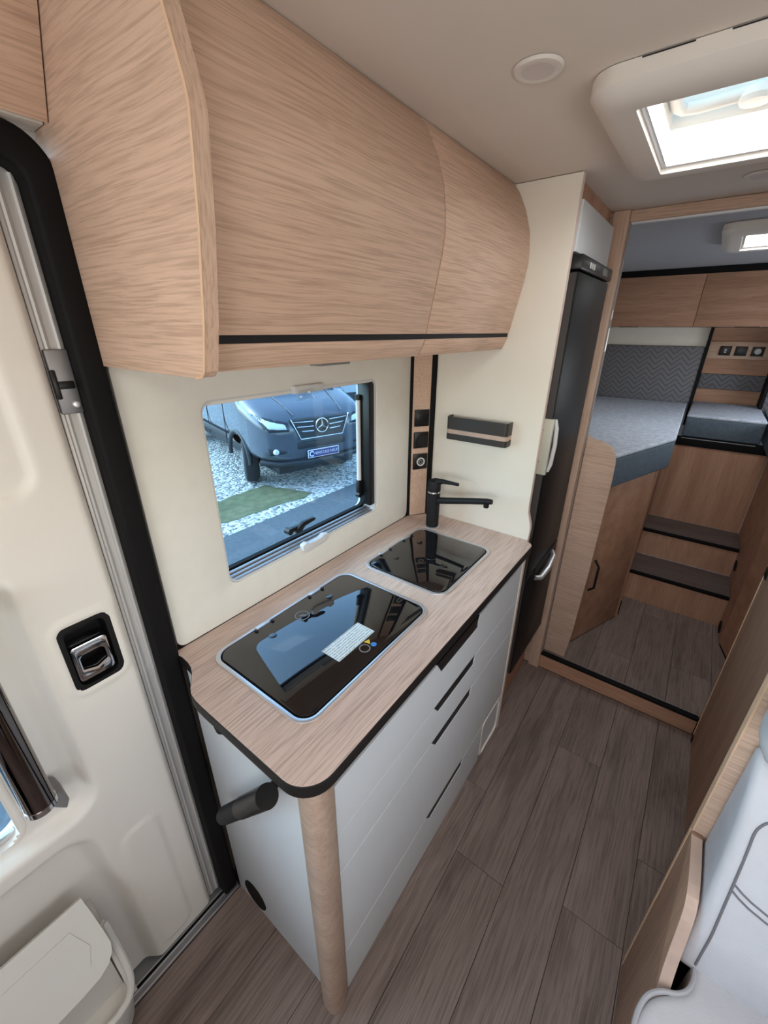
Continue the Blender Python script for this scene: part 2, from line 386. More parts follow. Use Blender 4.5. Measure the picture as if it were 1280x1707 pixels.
def copy_tree(o, loc, parent=None, label=None):
    c = o.copy(); COL.objects.link(c); c.parent = parent; c.location = loc
    if label: c['label'] = label
    for ch in o.children: copy_tree(ch, ch.location, c)
    return c
def text_mesh(name, body, size, mat, parent, matrix, extrude=0.001):
    cu = bpy.data.curves.new(name, 'FONT'); cu.body = body; cu.size = size; cu.extrude = extrude; cu.align_x = 'CENTER'; cu.align_y = 'CENTER'
    t = bpy.data.objects.new('tmp_text', cu); COL.objects.link(t)
    dg = bpy.context.evaluated_depsgraph_get(); me = bpy.data.meshes.new_from_object(t.evaluated_get(dg)); bpy.data.objects.remove(t)
    me.materials.clear(); me.materials.append(M[mat]); me.name = name
    o = bpy.data.objects.new(name, me); COL.objects.link(o); o.parent = parent
    m = matrix.copy(); m.translation = m.translation - WL[parent.name]
    o.matrix_local = m
    return o

# ================================================================== STRUCTURE
ZC = 1.99
# ---- floor: slab plus single planks
fl = mk('floor', G().box(-0.90, 1.0, -1.5, 1.86, -0.06, -0.008), 'dark_trim', kind='structure', smooth=False)
def plank(parent, x0, x1, y0, y1, zt, mat='floor'):
    e = 0.0006
    mk('plank', G().box(x0+e, x1-e, y0+e, y1-e, zt-0.009, zt, bev=0.0007, seg=1), mat, parent, smooth=False)
cols = [(-0.789, -0.617, [-0.35]), (-0.617, -0.451, [-0.3]), (-0.451, -0.285, [-0.2, 1.05]), (-0.285, -0.119, [-0.42, 0.806]), (-0.119, 0.047, [0.19, 1.417]),
        (0.047, 0.213, [-0.35, 0.87]), (0.213, 0.379, [0.2, 1.15]), (0.379, 0.60, [0.3])]
for x0, x1, cuts in cols:
    ys = [-1.5]+cuts+[1.822 if x0 > -0.46 else 0.40]
    if x0 >= 0.379: ys = [-1.5]+cuts+[0.80]
    for a, b in zip(ys, ys[1:]): plank(fl, x0, x1, a, b, 0.0)
# ---- raised bedroom floor with planks
fb = mk('floor', G().box(-0.42, 0.60, 1.845, 2.66, 0.0, 0.081), 'matte_black', kind='structure', smooth=False)
for x0, x1, cuts in [(-0.42, -0.285, []), (-0.285, -0.119, []), (-0.119, 0.047, [2.05]), (0.047, 0.213, [2.52]), (0.213, 0.379, [2.12]), (0.379, 0.60, [])]:
    ys = [1.846]+cuts+[2.655]
    for a, b in zip(ys, ys[1:]): plank(fb, x0, x1, a, b, 0.09)
# ---- ceiling built around the two hatch openings
HA = (-0.205, 0.205, 0.945, 1.335); HB = (-0.025, 0.375, 2.28, 2.68)
c = G()
c.box(-0.90, 1.0, -1.5, HA[2], ZC, ZC+0.05); c.box(-0.90, HA[0], HA[2], HA[3], ZC, ZC+0.05); c.box(HA[1], 1.0, HA[2], HA[3], ZC, ZC+0.05)
c.box(-0.90, 1.0, HA[3], 1.845, ZC, ZC+0.05)
mk('ceiling', c, 'ceiling', kind='structure', smooth=False)
c = G().box(-0.93, 1.0, 1.845, HB[2], ZC, ZC+0.05); c.box(-0.93, HB[0], HB[2], HB[3], ZC, ZC+0.05); c.box(HB[1], 1.0, HB[2], HB[3], ZC, ZC+0.05)
c.box(-0.93, 1.0, HB[3], 4.0, ZC, ZC+0.05)
mk('ceiling', c, 'bed_ceiling', kind='structure', smooth=False)
# ---- left wall: body shell with the kitchen window hole, rear part behind the beds
WIN = (0.463, 1.058, 1.036, 1.484)
def wall_with_hole(g, y0, y1, z0, z1, hole, r, xa, xb, n=6):
    g.ring(rrect(y0, y1, z0, z1, 0.001, n), rrect(hole[0], hole[1], hole[2], hole[3], r, n), 'x', xa, xb)
g = G(); wall_with_hole(g, 0.305, 1.34, 0.0, ZC, WIN, 0.03, -0.90, -0.845)
mk('wall_left', g, 'taupe', kind='structure', smooth=False)
mk('wall_left', G().box(-0.93, -0.89, 1.34, 4.0, 0.0, ZC), 'cream', kind='structure', smooth=False)
mk('wall_right', G().ring(rrect(-1.5, 0.85, 0.0, ZC, .001), rrect(-0.3, 0.6, 1.06, 1.52, 0.04), 'x', 0.96, 1.0).box(0.96, 1.0, 0.85, 2.6, 0, ZC).ring(rrect(2.6, 4.0, 0, ZC, .001), rrect(2.62, 3.38, 1.25, 1.6, .04), 'x', .96, 1.0), 'cream', kind='structure', smooth=False)
mk('wall_rear', G().box(-0.93, 1.0, 3.93, 3.98, 0.0, ZC), 'cream', kind='structure', smooth=False)
mk('wall_front', G().ring(rrect(-0.95, 1.0, 0.0, ZC, .001), rrect(-0.68, 0.88, 1.12, 1.72, 0.08), 'y', -1.55, -1.5), 'taupe', kind='structure', smooth=False)
# cream kitchen splash panel in front of the shell, rounded corners
mk('trim_1', G().ring(rrect(0.311, 1.249, 0.9455, 1.575, 0.022), rrect(WIN[0], WIN[1], WIN[2], WIN[3], 0.028), 'x', -0.832, -0.818, bev=0.0015), 'cream', kind='structure', label='cream kitchen wall panel around the window')
# left wall above and beside the sliding door
mk('wall_left', G().box(-0.90, -0.83, -1.5, 0.305, 1.868, ZC).box(-0.90, -0.83, -1.5, -0.97, 0, 1.868), 'cream', kind='structure', smooth=False)

# ================================================================== OUTSIDE
mk('gravel_yard', G().box(-16, -4.25, -6, 16, -0.80, -0.72), 'gravel', kind='stuff', label='white gravel covering the yard outside the window', cat='gravel', smooth=False)
mk('asphalt_lane', G().box(-4.25, 6, -8, 16, -0.80, -0.715), 'asphalt', kind='structure', smooth=False)
mp = []
for a, (x, y) in enumerate([(-5.40, 2.4), (-5.30, 2.95), (-5.36, 3.55), (-5.34, 3.95), (-5.0, 3.98), (-4.66, 4.15), (-4.42, 4.10), (-4.47, 3.7), (-4.53, 3.2), (-4.60, 2.7), (-4.8, 2.3), (-5.1, 2.15)]):
    mp.append((x+random.uniform(-.03, .03), y+random.uniform(-.04, .04)))
def smooth_loop(P, it=2):
    for _ in range(it):
        Q = []
        for i in range(len(P)):
            a, b = P[i], P[(i+1) % len(P)]
            Q += [(a[0]*.75+b[0]*.25, a[1]*.75+b[1]*.25), (a[0]*.25+b[0]*.75, a[1]*.25+b[1]*.75)]
        P = Q
    return P
mp = smooth_loop(mp)
mp = [(x+random.uniform(-.035, .035), y+random.uniform(-.035, .035)) for x, y in mp]
mk('moss_patch', G().prism(smooth_loop(mp, 1), 'z', -0.73, -0.712), 'moss', kind='stuff', label='green mossy patch on the gravel before the van wheel', cat='moss')

# ---- grey van seen through the window (local frame: +x forward, front axle at 0)
van = root('van', (-5.587, 4.816, -0.72), 'dark grey delivery van parked on gravel outside the kitchen window', 'van', local=True, rz=math.radians(-15.2))
def sup(w, zb, zt, n=5.0, k=40, u=0.0):
    zc, hz = (zb+zt)/2, (zt-zb)/2; out = []
    for i in range(k):
        a = 2*math.pi*i/k; cc, ss = math.cos(a), math.sin(a)
        out.append((u, w*math.copysign(abs(cc)**(2/n), cc), zc+hz*math.copysign(abs(ss)**(2/n), ss)))
    return out
st = [(1.0, .55, .52, .98, 4), (.97, .74, .48, 1.06, 4.5), (.90, .86, .46, 1.15, 5), (.75, .945, .45, 1.24, 5.5), (.5, .985, .44, 1.33, 6), (.22, 1.0, .44, 1.43, 6), (-.1, 1.0, .44, 1.85, 5), (-.45, 1.0, .44, 2.33, 5), (-.8, 1.0, .44, 2.55, 6), (-2.5, 1.0, .44, 2.6, 6), (-4.6, 1.0, .44, 2.6, 6)]
def interp_station(u):
    for a, b in zip(st, st[1:]):
        if b[0] <= u <= a[0]:
            t = (a[0]-u)/(a[0]-b[0]); return tuple(p+(q-p)*t for p, q in zip(a, b))
us = sorted(set([s_[0] for s_ in st]+[.56-.04*k for k in range(28)]+[-3.04-.04*k for k in range(28)]), reverse=True)
g = G().loft([sup(q[1], q[2], q[3], q[4], 88, q[0]) for q in map(interp_station, us)])
cut = []
for f in g.bm.faces:
    cc = f.calc_center_median()
    for uc in (0, -3.6):
        if math.hypot(cc.x-uc, cc.z-.36) < .45 and abs(cc.y) > .55: cut.append(f)
bmesh.ops.delete(g.bm, geom=list(set(cut)), context='FACES')
mk('body', g, 'paint', van, ang=40)
mk('underbody', G().box(-4.4, .85, -.7, .7, .25, .5, bev=.05), 'vanblack', van)
mk('windscreen', G().loft([[(.20-.0, -.78, 1.50), (.20, .78, 1.50), (.16, .78, 1.47), (.16, -.78, 1.47)], [(-.40, -.70, 2.30), (-.40, .70, 2.30), (-.44, .70, 2.27), (-.44, -.70, 2.27)]]), 'vanglass', van, smooth=False)
# grille: shield shaped black field, chrome slats, round star badge
mk('grille', G().loft([[(1.005, -.50, 1.10), (1.005, .50, 1.10), (1.02, .36, .82), (1.02, -.36, .82)], [(.86, -.50, 1.12), (.86, .50, 1.12), (.9, .36, .80), (.9, -.36, .80)]]), 'vanblack', van, smooth=False)
for z, hw in ((1.06, .47), (.985, .44), (.915, .40)):
    for sg in (-1, 1):
        mk('grille_slat', G().tube([(1.012, sg*.14, z), (1.01, sg*hw*.7, z+.006), (1.0, sg*hw, z+.015)], [.014, .013, .008], 8), 'chrome', van)
mk('grille_surround', G().tube([(1.0, -.51, 1.12), (1.022, -.37, .81), (1.026, .37, .81), (1.0, .51, 1.12)], .012, 8), 'chrome', van)
bd = mk('star_badge', G().tube([(1.03, .105*math.cos(a*math.pi/16), .985+.105*math.sin(a*math.pi/16)) for a in range(32)], .011, 8, closed=True), 'chrome', van)
for a in (90, 210, 330):
    ca, sa = math.cos(math.radians(a)), math.sin(math.radians(a))
    mk('star_point', G().tube([(1.034, 0, .985), (1.034, .1*ca, .985+.1*sa)], [.022, .004], 6), 'chrome', bd)
def surf_u(v, z):
    # foremost point of the body at this side offset and height
    u = 1.0
    while u > -.3:
        q = interp_station(u); zc, hz = (q[2]+q[3])/2, (q[3]-q[2])/2
        if abs(v/q[1])**q[4]+abs((z-zc)/hz)**q[4] <= 1: return u
        u -= .004
    return u
def patch(quad, nu=8, nv=5, out=.012, depth=.05):
    # quad: four (v, z) corners; a shell following the body surface
    A, B, C_, D = [Vector((p[0], p[1])) for p in quad]; F, K = [], []
    for i_ in range(nu+1):
        a = i_/nu; row, bk_ = [], []
        for k in range(nv+1):
            b = k/nv; p = (A.lerp(B, a)).lerp(D.lerp(C_, a), b); e = out*(1 if 0 < i_ < nu and 0 < k < nv else .3)
            u = surf_u(p.x, p.y); row.append((u+e, p.x+math.copysign(e*.6*abs(p.x), p.x), p.y)); bk_.append((u-depth, p.x*.96, p.y))
        F.append(row); K.append(bk_)
    g = G(); g.loft(F, caps=False, closed=False); g.loft(K, caps=False, closed=False)
    g.loft([F[0], K[0]], caps=False, closed=False); g.loft([F[-1], K[-1]], caps=False, closed=False)
    g.loft([[r[0] for r in F], [r[0] for r in K]], caps=False, closed=False); g.loft([[r[-1] for r in F], [r[-1] for r in K]], caps=False, closed=False)
    bmesh.ops.remove_doubles(g.bm, verts=g.bm.verts, dist=1e-5); bmesh.ops.recalc_face_normals(g.bm, faces=g.bm.faces)
    return g
for sg in (-1, 1):
    hl = mk('headlight', patch([(sg*.53, .945), (sg*.86, .955), (sg*.945, 1.19), (sg*.53, 1.075)]), 'headdark', van, ang=60)
    mk('lens', patch([(sg*.56, .975), (sg*.84, .99), (sg*.915, 1.16), (sg*.56, 1.050)], out=.020, depth=.01), 'headlight', hl, ang=60)
    fg = mk('fog_lamp_recess', patch([(sg*.60, .63), (sg*.84, .60), (sg*.86, .72), (sg*.60, .66)]), 'vanblack', van, ang=60)
    mk('fog_lamp', G().lathe([(0, .03), (.035, .02), (.045, 0), (.045, -.05)], (surf_u(sg*.76, .66)+.012, sg*.76, .66), 'x', 16), 'headlight', fg)
mk('bumper_intake', G().box(.95, 1.02, -.42, .42, .66, .76, bev=.01), 'vanblack', van)
mk('bumper_lip', G().tube([(.72, -.92, .47), (.93, -.72, .45), (1.02, -.3, .44), (1.02, .3, .44), (.93, .72, .45), (.72, .92, .47)], .05, 10), 'vanblack', van)
pl = mk('licence_plate', G().box(1.03, 1.045, -.28, .28, .50, .63, bev=.004), 'platewhite', van, label='blue and white licence plate board')
mk('plate_field', G().box(1.046, 1.048, -.268, .268, .512, .618), 'platenavy', pl, smooth=False)
for wd, yy in (('VEHICULE', -.045), ('NEUF', .185)):
  mrot = Matrix.Translation((1.0492, yy, .565)) @ Matrix(((0, 0, 1, 0), (1, 0, 0, 0), (0, 1, 0, 0), (0, 0, 0, 1)))
  text_mesh('plate_text', wd, .062, 'platewhite', pl, mrot)
mk('plate_emblem', G().tube([(1.05, -.215+.036*math.cos(math.radians(a)), .565+.036*math.sin(math.radians(a))) for a in range(45, 316, 15)], .010, 6), 'platewhite', pl)
def wheel(u, v, steer):
    W = mk('wheel', G().lathe([(.20, -.11), (.30, -.115), (.345, -.095), (.36, -.05), (.36, .05), (.345, .095), (.30, .115), (.20, .11)], (0, 0, 0), 'y', 36), 'tyre', van)
    W.location = (u, v, .36); W.data.transform(Matrix.Translation((0, 0, -.36))); W.rotation_euler = (0, 0, math.radians(steer)); WL[W.name] = Vector((0, 0, .36))
    r = mk('rim', G().lathe([(0, -.122), (.05, -.124), (.07, -.118), (.16, -.117), (.20, -.122), (.205, -.10), (.205, .10), (.20, .122), (.16, .117), (.07, .118), (.05, .124), (0, .122)], (0, 0, .36), 'y', 28), 'alu_dull', W)
    r.location = (0, 0, -.205)
for u, v, s_ in ((.10, -.86, -17), (.10, .86, -17), (-3.6, -.89, 0), (-3.6, .89, 0)): wheel(u, v, s_)
for sg in (-1, 1):
    mk('wheel_arch', G().tube([(.44*math.cos(math.radians(a)), sg*.985, .38+.46*math.sin(math.radians(a))) for a in range(0, 181, 12)], .035, 8), 'vanblack', van)
    mk('arch_liner', G().prism([(.60, .30)]+[(.60*math.cos(math.radians(a)), .38+.50*math.sin(math.radians(a))) for a in range(0, 181, 12)]+[(-.60, .30)], 'y', sg*.50, sg*.66), 'tyre', van)
    mk('side_moulding', G().box(-3.1, -.5, sg*1.0-.012, sg*1.0+.012, .62, .72, bev=.006), 'vanblack', van)
    mk('door_seam', G().tube([(-.52, sg*1.001, .55), (-.50, sg*1.001, 1.4), (-.45, sg*.995, 1.5)], .006, 6), 'tyre', van)
    mk('door_seam', G().tube([(-1.45, sg*1.001, .55), (-1.45, sg*1.001, 2.2)], .006, 6), 'tyre', van)
    mk('side_window', G().prism([(-.35, 1.48), (-1.38, 1.45), (-1.38, 2.15), (-.78, 2.15)], 'y', sg*.965, sg*1.004), 'vanglass', van, smooth=False)
    mk('wing_mirror', G().box(-.40, -.28, sg*1.08-.09, sg*1.08+.09, 1.5, 1.85, bev=.03), 'vanblack', van)
mk('hood_crease', G().tube([(.93, -.42, 1.165), (.6, -.47, 1.31), (.25, -.52, 1.432)], .008, 6), 'paint', van)
mk('hood_crease', G().tube([(.93, .42, 1.165), (.6, .47, 1.31), (.25, .52, 1.432)], .008, 6), 'paint', van)
# another motorhome further back
mh = root('parked_motorhome', (-8.2, 10.2, -0.72), 'pale motorhome parked behind the grey van at the right', 'motorhome', local=True, rz=math.radians(70))
mk('body', G().box(-3, 3, -1.1, 1.1, .35, 2.9, bev=.12, seg=3), 'motorhome', mh)
mk('skirt', G().box(-2.9, 2.9, -1.12, 1.12, .3, .8, bev=.03), 'vanblack', mh)
for u in (-1.8, 1.9):
    mk('wheel', G().lathe([(.0, -1.16), (.2, -1.16), (.33, -1.14), (.35, -1.0), (.35, 1.0), (.33, 1.14), (.2, 1.16), (0, 1.16)], (u, 0, .35), 'y', 28), 'tyre', mh)
mk('window', G().box(-1.4, .2, -1.14, -1.08, 1.4, 2.0, bev=.03), 'vanglass', mh)

# ================================================================== KITCHEN WINDOW
wn = root('window_1', (-0.85, 0.76, 1.03), kind='structure')
wn['label'] = 'tinted kitchen window with hinged pane and stays'
mk('pane', G().box(-0.888, -0.884, 0.468, 1.053, 1.041, 1.479), 'window', wn, smooth=False)
mk('reveal', G().ring(rrect(WIN[0], WIN[1], WIN[2], WIN[3], 0.03), rrect(WIN[0]+.004, WIN[1]-.004, WIN[2]+.004, WIN[3]-.004, 0.026), 'x', -0.90, -0.820), 'silver', wn)
mk('rubber_gasket', G().ring(rrect(WIN[0]+.004, WIN[1]-.004, WIN[2]+.004, WIN[3]-.004, 0.026), rrect(WIN[0]+.012, WIN[1]-.012, WIN[2]+.014, WIN[3]-.010, 0.02), 'x', -0.885, -0.870), 'rubber', wn)
for k in range(3):
    mk('sill_rail', G().box(-0.862+.014*k, -0.852+.014*k, 0.475, 1.045, 1.040, 1.049-.003*k, bev=.002), 'alu_dull', wn)
mk('side_channel', G().box(-0.868, -0.826, 1.028, 1.054, 1.06, 1.474, bev=.002), 'black', wn)
mk('blind_cassette', G().box(-0.866, -0.826, 0.475, 1.045, 1.472, 1.480, bev=.002), 'whiteplast', wn)
sty = mk('stay_rod', G().tube([(-0.866, 1.020, 1.14), (-0.866, 1.022, 1.42)], 0.0075, 10), 'silver', wn)
mk('stay_tip', G().lathe([(0, 0), (.009, .002), (.009, .018), (0, .02)], (-0.866, 1.022, 1.415), 'z', 14), 'black', sty)
mk('stay_bracket', G().box(-0.874, -0.858, 1.010, 1.040, 1.09, 1.15, bev=.003).tube([(-0.866, 1.008, 1.10), (-0.852, 1.008, 1.10)], .009, 10), 'black', wn)
lt = mk('window_latch', G().tube([(-0.872, 0.695, 1.083), (-0.852, 0.695, 1.083)], .010, 12).box(-0.874, -0.856, 0.695, 0.735, 1.077, 1.089, bev=.002), 'black', wn)
mk('latch_lever', G().prism([(0.715, 1.070), (0.722, 1.086), (0.745, 1.096), (0.785, 1.098), (0.795, 1.093), (0.79, 1.087), (0.75, 1.082), (0.735, 1.070)], 'x', -0.866, -0.850, bev=.002), 'black', lt)
mk('blind_grip', G().prism([(0.698, 1.030), (0.700, 1.050), (0.715, 1.054), (0.73, 1.046), (0.77, 1.046), (0.785, 1.054), (0.803, 1.050), (0.803, 1.034), (0.79, 1.027), (0.71, 1.024)], 'x', -0.826, -0.808, bev=.003), 'silver', wn)
mk('blind_catch', G().box(-0.832, -0.806, 0.712, 0.815, 1.472, 1.492, bev=.004), 'silver', wn)
mk('catch_window', G().box(-0.816, -0.804, 0.722, 0.775, 1.456, 1.482, bev=.002), 'clear', wn)

# ================================================================== SLIDING DOOR
DX = -0.820
dr = root('door_1', (-0.82, -0.35, 0.0), kind='structure'); dr['label'] = 'cream plastic lined sliding door'
def sd(y, z, y0, y1, z0, z1, r):
    cy, cz, hy, hz = (y0+y1)/2, (z0+z1)/2, (y1-y0)/2-r, (z1-z0)/2-r
    qy, qz = abs(y-cy)-hy, abs(z-cz)-hz
    return math.hypot(max(qy, 0), max(qz, 0))+min(max(qy, qz), 0)-r
def step(d, e):
    t = min(1, max(0, (e-d)/(2*e))); return t*t*(3-2*t)
DWIN = (-0.80, -0.030, 0.698, 1.22)
LAT = (0.116, 0.203, 0.974, 1.124)
def door_x(y, z):
    x = DX
    x -= .032*step(sd(y, z, -.87, .078, .690, 1.275, .05), .012)
    x -= .034*step(sd(y, z, -.87, .060-.03*max(0, min(1, (z-.35)/.3)), -.2, .625, .045), .02)
    x -= .007*step(sd(y, z, -.87, .165, 1.378, 1.80, .035), .006)
    d = sd(y, z, .088, .168, .05, .54, .03); d = max(d, ((.087-y)+(z-.508))*.7 if False else d)
    x += .004*step(d, .004)
    x += .004*step(abs(sd(y, z, LAT[0]-.006, LAT[1]+.006, LAT[2]-.006, LAT[3]+.006, .024))-.005, .004)
    return x
bm = bmesh.new(); NY, NZ = 196, 262; Y0, Y1, Z0, Z1 = -0.955, 0.227, 0.018, 1.855
vv = {}
def gv(i, j):
    if (i, j) not in vv:
        y = Y0+(Y1-Y0)*i/NY; z = Z0+(Z1-Z0)*j/NZ; x = door_x(y, z)
        e = min(Y1-y, 1)
        if e < .012: x -= .012*(1-e/.012)**2
        vv[(i, j)] = bm.verts.new((x, y, z))
    return vv[(i, j)]
for i in range(NY):
    for j in range(NZ):
        y = Y0+(Y1-Y0)*(i+.5)/NY; z = Z0+(Z1-Z0)*(j+.5)/NZ
        if sd(y, z, *DWIN, .04) < -.006 or sd(y, z, *LAT, .02) < -.004: continue
        bm.faces.new((gv(i, j), gv(i+1, j), gv(i+1, j+1), gv(i, j+1)))
bmesh.ops.recalc_face_normals(bm, faces=bm.faces)
gg = G(); gg.bm.free(); gg.bm = bm
for f in bm.faces:
    if f.normal.x < 0: f.normal_flip()
mk('door_lining', gg, 'doorplast', dr, ang=80)
mk('door_skin', G().ring(rrect(Y0, Y1, Z0, Z1, .002), rrect(DWIN[0], DWIN[1], DWIN[2], DWIN[3], .04), 'x', -.905, -.893), 'doorplast', dr)
mk('door_edge', G().box(-.893, DX-.02, Y1-.02, Y1-.001, Z0, Z1), 'doorplast', dr, smooth=False)
mk('window_surround', G().ring(rrect(DWIN[0]-.006, DWIN[1]+.006, DWIN[2]-.006, DWIN[3]+.006, .045), rrect(DWIN[0]+.004, DWIN[1]-.004, DWIN[2]+.004, DWIN[3]-.004, .036), 'x', -.893, -.8505, bev=.002), 'doorplast', dr)
mk('window_rail', G().box(-.882, -.868, DWIN[0]+.03, DWIN[1]-.012, DWIN[2]+.006, DWIN[2]+.022, bev=.002), 'alu', dr)
mk('door_pane', G().box(-.889, -.885, DWIN[0], DWIN[1], DWIN[2], DWIN[3]), 'doorwindow', dr, smooth=False)
# latch bowl
lb = mk('latch_bowl', G().ring(rrect(LAT[0]-.001, LAT[1]+.001, LAT[2]-.001, LAT[3]+.001, .022), rrect(LAT[0]+.009, LAT[1]-.009, LAT[2]+.009, LAT[3]-.009, .016), 'x', -.865, -.8185).box(-.868, -.862, LAT[0], LAT[1], LAT[2], LAT[3]), 'black', dr)
lv = mk('latch_handle', G().ring(rrect(.127, .190, .990, 1.072, .008), rrect(.139, .180, 1.008, 1.048, .008), 'x', -.838, -.822, bev=.003), 'chrome', lb)
mk('latch_grip', G().tube([(-.828, .138, 1.010), (-.824, .160, 1.006), (-.828, .182, 1.012)], .007, 10), 'chrome', lv)
# chrome grab tube on the door
gt = mk('grab_tube', G().tube([(-.775, .004, z) for z in (.832, .85, .9, 1.0, 1.1, 1.2, 1.24)], .0235, 24), 'dark_chrome', dr)
mk('tube_collar', G().tube([(-.775, .004, .826), (-.775, .004, .838)], .0245, 24), 'chrome', gt)
mk('tube_foot', G().prism([(.018, .785), (.034, .762), (.042, .780), (.038, .806), (.022, .820)], 'x', -.846, -.790, bev=.004), 'grey', gt)
mk('tube_foot', G().prism([(-.012, 1.20), (.020, 1.20), (.024, 1.225), (.016, 1.245), (-.010, 1.245)], 'x', -.852, -.785, bev=.004), 'grey', gt)
# ---- pocket bin at the foot of the door
pk = root('door_pocket', (-.78, -.4, .06), 'cream plastic storage pocket on the foot of the sliding door', 'storage pocket')
def lidpt(y, s):   # s = 0 at the hinge, 1 at the lower lip
    return (-.792+.082*s, y, .512-.125*s)
lid_out = [(-.86, 0), (-.008, 0), (-.004, .3), (-.001, .6), (0, .8), (-.004, .9), (-.016, 1.0), (-.036, 1.06), (-.07, 1.08), (-.86, 1.08)]
g = G(); A = [lidpt(y, s) for y, s in lid_out]; nrm = Vector((.125, 0, .082)).normalized()*.008
g.loft([[Vector(p)-nrm for p in A], [Vector(p)+nrm*.2 for p in A]])
mk('lid', g, 'pocket', pk, smooth=False)
A2 = [lidpt(y, s) for y, s in [(-.80, .26), (-.045, .26), (-.028, .6), (-.04, .82), (-.09, .88), (-.80, .88)]]
mk('lid_emboss', G().loft([[Vector(p)+nrm*.2 for p in A2], [Vector(p)+nrm*.42 for p in A2]]), 'pocket', bpy.data.objects['lid'], smooth=False)
def bowl(z, d, ye): # half outline of the bin at height z
    P = [(-.853, ye)]
    for a in range(0, 91, 15):
        P.append((-.853+d-.06+.06*math.sin(math.radians(a)), ye-.06+.06*math.cos(math.radians(a))))
    P.append((-.853+d, -.88)); P.append((-.853, -.88)); return [(x, y, z) for x, y in P]
mk('bin', G().loft([bowl(.03, .115, -.012), bowl(.12, .138, -.004), bowl(.18, .148, .001), bowl(.212, .15, .002)]), 'pocket', pk, ang=50)
mk('bin_cheek', G().prism([(-.853, .19), (-.715, .20), (-.714, .27), (-.740, .338), (-.772, .392), (-.853, .405)], 'y', -.010, .003, bev=.002), 'pocket', pk)
mk('bin_inner', G().slab([(-.748, .20), (-.728, .385)], 'y', -.86, -.013, .006), 'pocket', pk, smooth=False)
mk('bin_rim', G().tube(smooth_path([(-.772, .003, .412), (-.768, .004, .406), (-.738, .005, .345), (-.716, .003, .285), (-.704, -.010, .240), (-.701, -.034, .221), (-.701, -.08, .216), (-.701, -.4, .215), (-.701, -.86, .215)], 5), .008, 10), 'pocket', pk)
# ---- rubber seal, silver post, striker, sill
def seal_path(y, zt, r):
    return [(y, 0.0)] + [(y, zt-r)] + [(y-r+r*math.cos(math.radians(a)), zt-r+r*math.sin(math.radians(a))) for a in range(10, 91, 10)] + [(-.96, zt)]
outer, inner = seal_path(.303, 1.867, .055), seal_path(.262, 1.822, .022)
mk('door_seal', G().prism(outer+inner[::-1], 'x', -.862, -.798, bev=.008, seg=3), 'rubber', label='black rubber seal framing the sliding door opening', cat='door seal')
ps = root('door_post', (-.84, .247, 0), 'silver door post between the sliding door and the black seal', 'door post')
mk('post_body', G().box(-.90, -.836, .229, .264, .012, 1.822, bev=.003), 'post_silver', ps)
for y in (.2385, .2555): mk('post_rib', G().tube([(-.836, y, .02), (-.836, y, 1.815)], .0045, 8), 'post_silver', ps)
mk('gap_strip', G().box(-.90, -.842, .2265, .230, .012, 1.83), 'rubber', ps, smooth=False)
sp = mk('striker_plate', G().box(-.838, -.826, .230, .262, 1.490, 1.590, bev=.003), 'alu_dull', ps)
mk('striker_slot', G().box(-.8265, -.822, .228, .258, 1.530, 1.542, bev=.002).box(-.8265, -.820, .228, .236, 1.515, 1.56, bev=.002), 'black', sp)
mk('striker_screw', G().lathe([(.0, .004), (.005, .003), (.006, 0)], (-.826, .253, 1.505), 'x', 14), 'alu', sp)
sl = root('door_sill', (-.815, -.33, 0), 'aluminium threshold strip under the sliding door', 'door sill')
mk('sill_plate', G().box(-.892, -.789, -.96, .304, .0, .008, bev=.002), 'alu_dull', sl)
for x in (-.790, -.8075, -.820): mk('sill_ridge', G().box(x-.0018, x+.0018, -.96, .30, .006, .0125, bev=.001), 'alu', sl)
mk('sill_gasket', G().box(-.818, -.8105, -.96, .30, .006, .0105), 'rubber', sl, smooth=False)
# ---- locker above the sliding door
lk = root('door_locker', (-.80, -.4, 1.866), 'oak locker board above the sliding door', 'cabinet')
mk('front_board', G().slab([(-.774, 1.866), (-.705, 1.989)], 'y', -.95, .2965, .016, bev=.001), 'oak_y', lk)
mk('bottom_board', G().box(-.828, -.790, -.95, .2965, 1.868, 1.882, bev=.001), 'cream', lk)

# ================================================================== OVERHEAD KITCHEN CABINET
oc = root('overhead_cabinet', (-.66, .82, 1.562), 'long oak overhead cabinet above the kitchen window', 'cabinet')
prof_panel = [(-.829, 1.563), (-.524, 1.562), (-.510, 1.564), (-.503, 1.571), (-.488, 1.623), (-.468, 1.72), (-.459, 1.784), (-.455, 1.816), (-.458, 1.833), (-.474, 1.889), (-.510, 1.989), (-.829, 1.989)]
mk('side_panel', G().prism(prof_panel, 'y', .298, .318, bev=.0008), 'oak_x', oc)
mk('panel_edge', G().loft([[(x+.0003, .2995, z), (x+.0012, .2995, z), (x+.0012, .3178, z), (x+.0003, .3178, z)] for x, z in prof_panel[3:11]]), 'oak_z', oc, smooth=False)
mk('edge_line', G().tube([(x+.0002, .2985, z) for x, z in prof_panel[1:11]], .0016, 6), 'oak_edge', oc)
prof_door = [(-.5185, 1.6125), (-.503, 1.688), (-.489, 1.757), (-.4845, 1.794), (-.486, 1.830), (-.492, 1.874), (-.510, 1.925), (-.532, 1.965), (-.5505, 1.989)]
mk('flap_door', G().slab(prof_door, 'y', .3195, .8465, .018, bev=.001), 'oak_y', oc)
mk('flap_door', G().slab(prof_door, 'y', .8525, 1.334, .018, bev=.001), 'oak_y', oc)
mk('centre_edge', G().slab([(x-.003, z) for x, z in prof_door], 'y', .8475, .8515, .018), 'oak_edge', oc)
mk('grip_profile', G().box(-.545, -.5215, .3195, 1.334, 1.602, 1.6125), 'matte_black', oc, smooth=False)
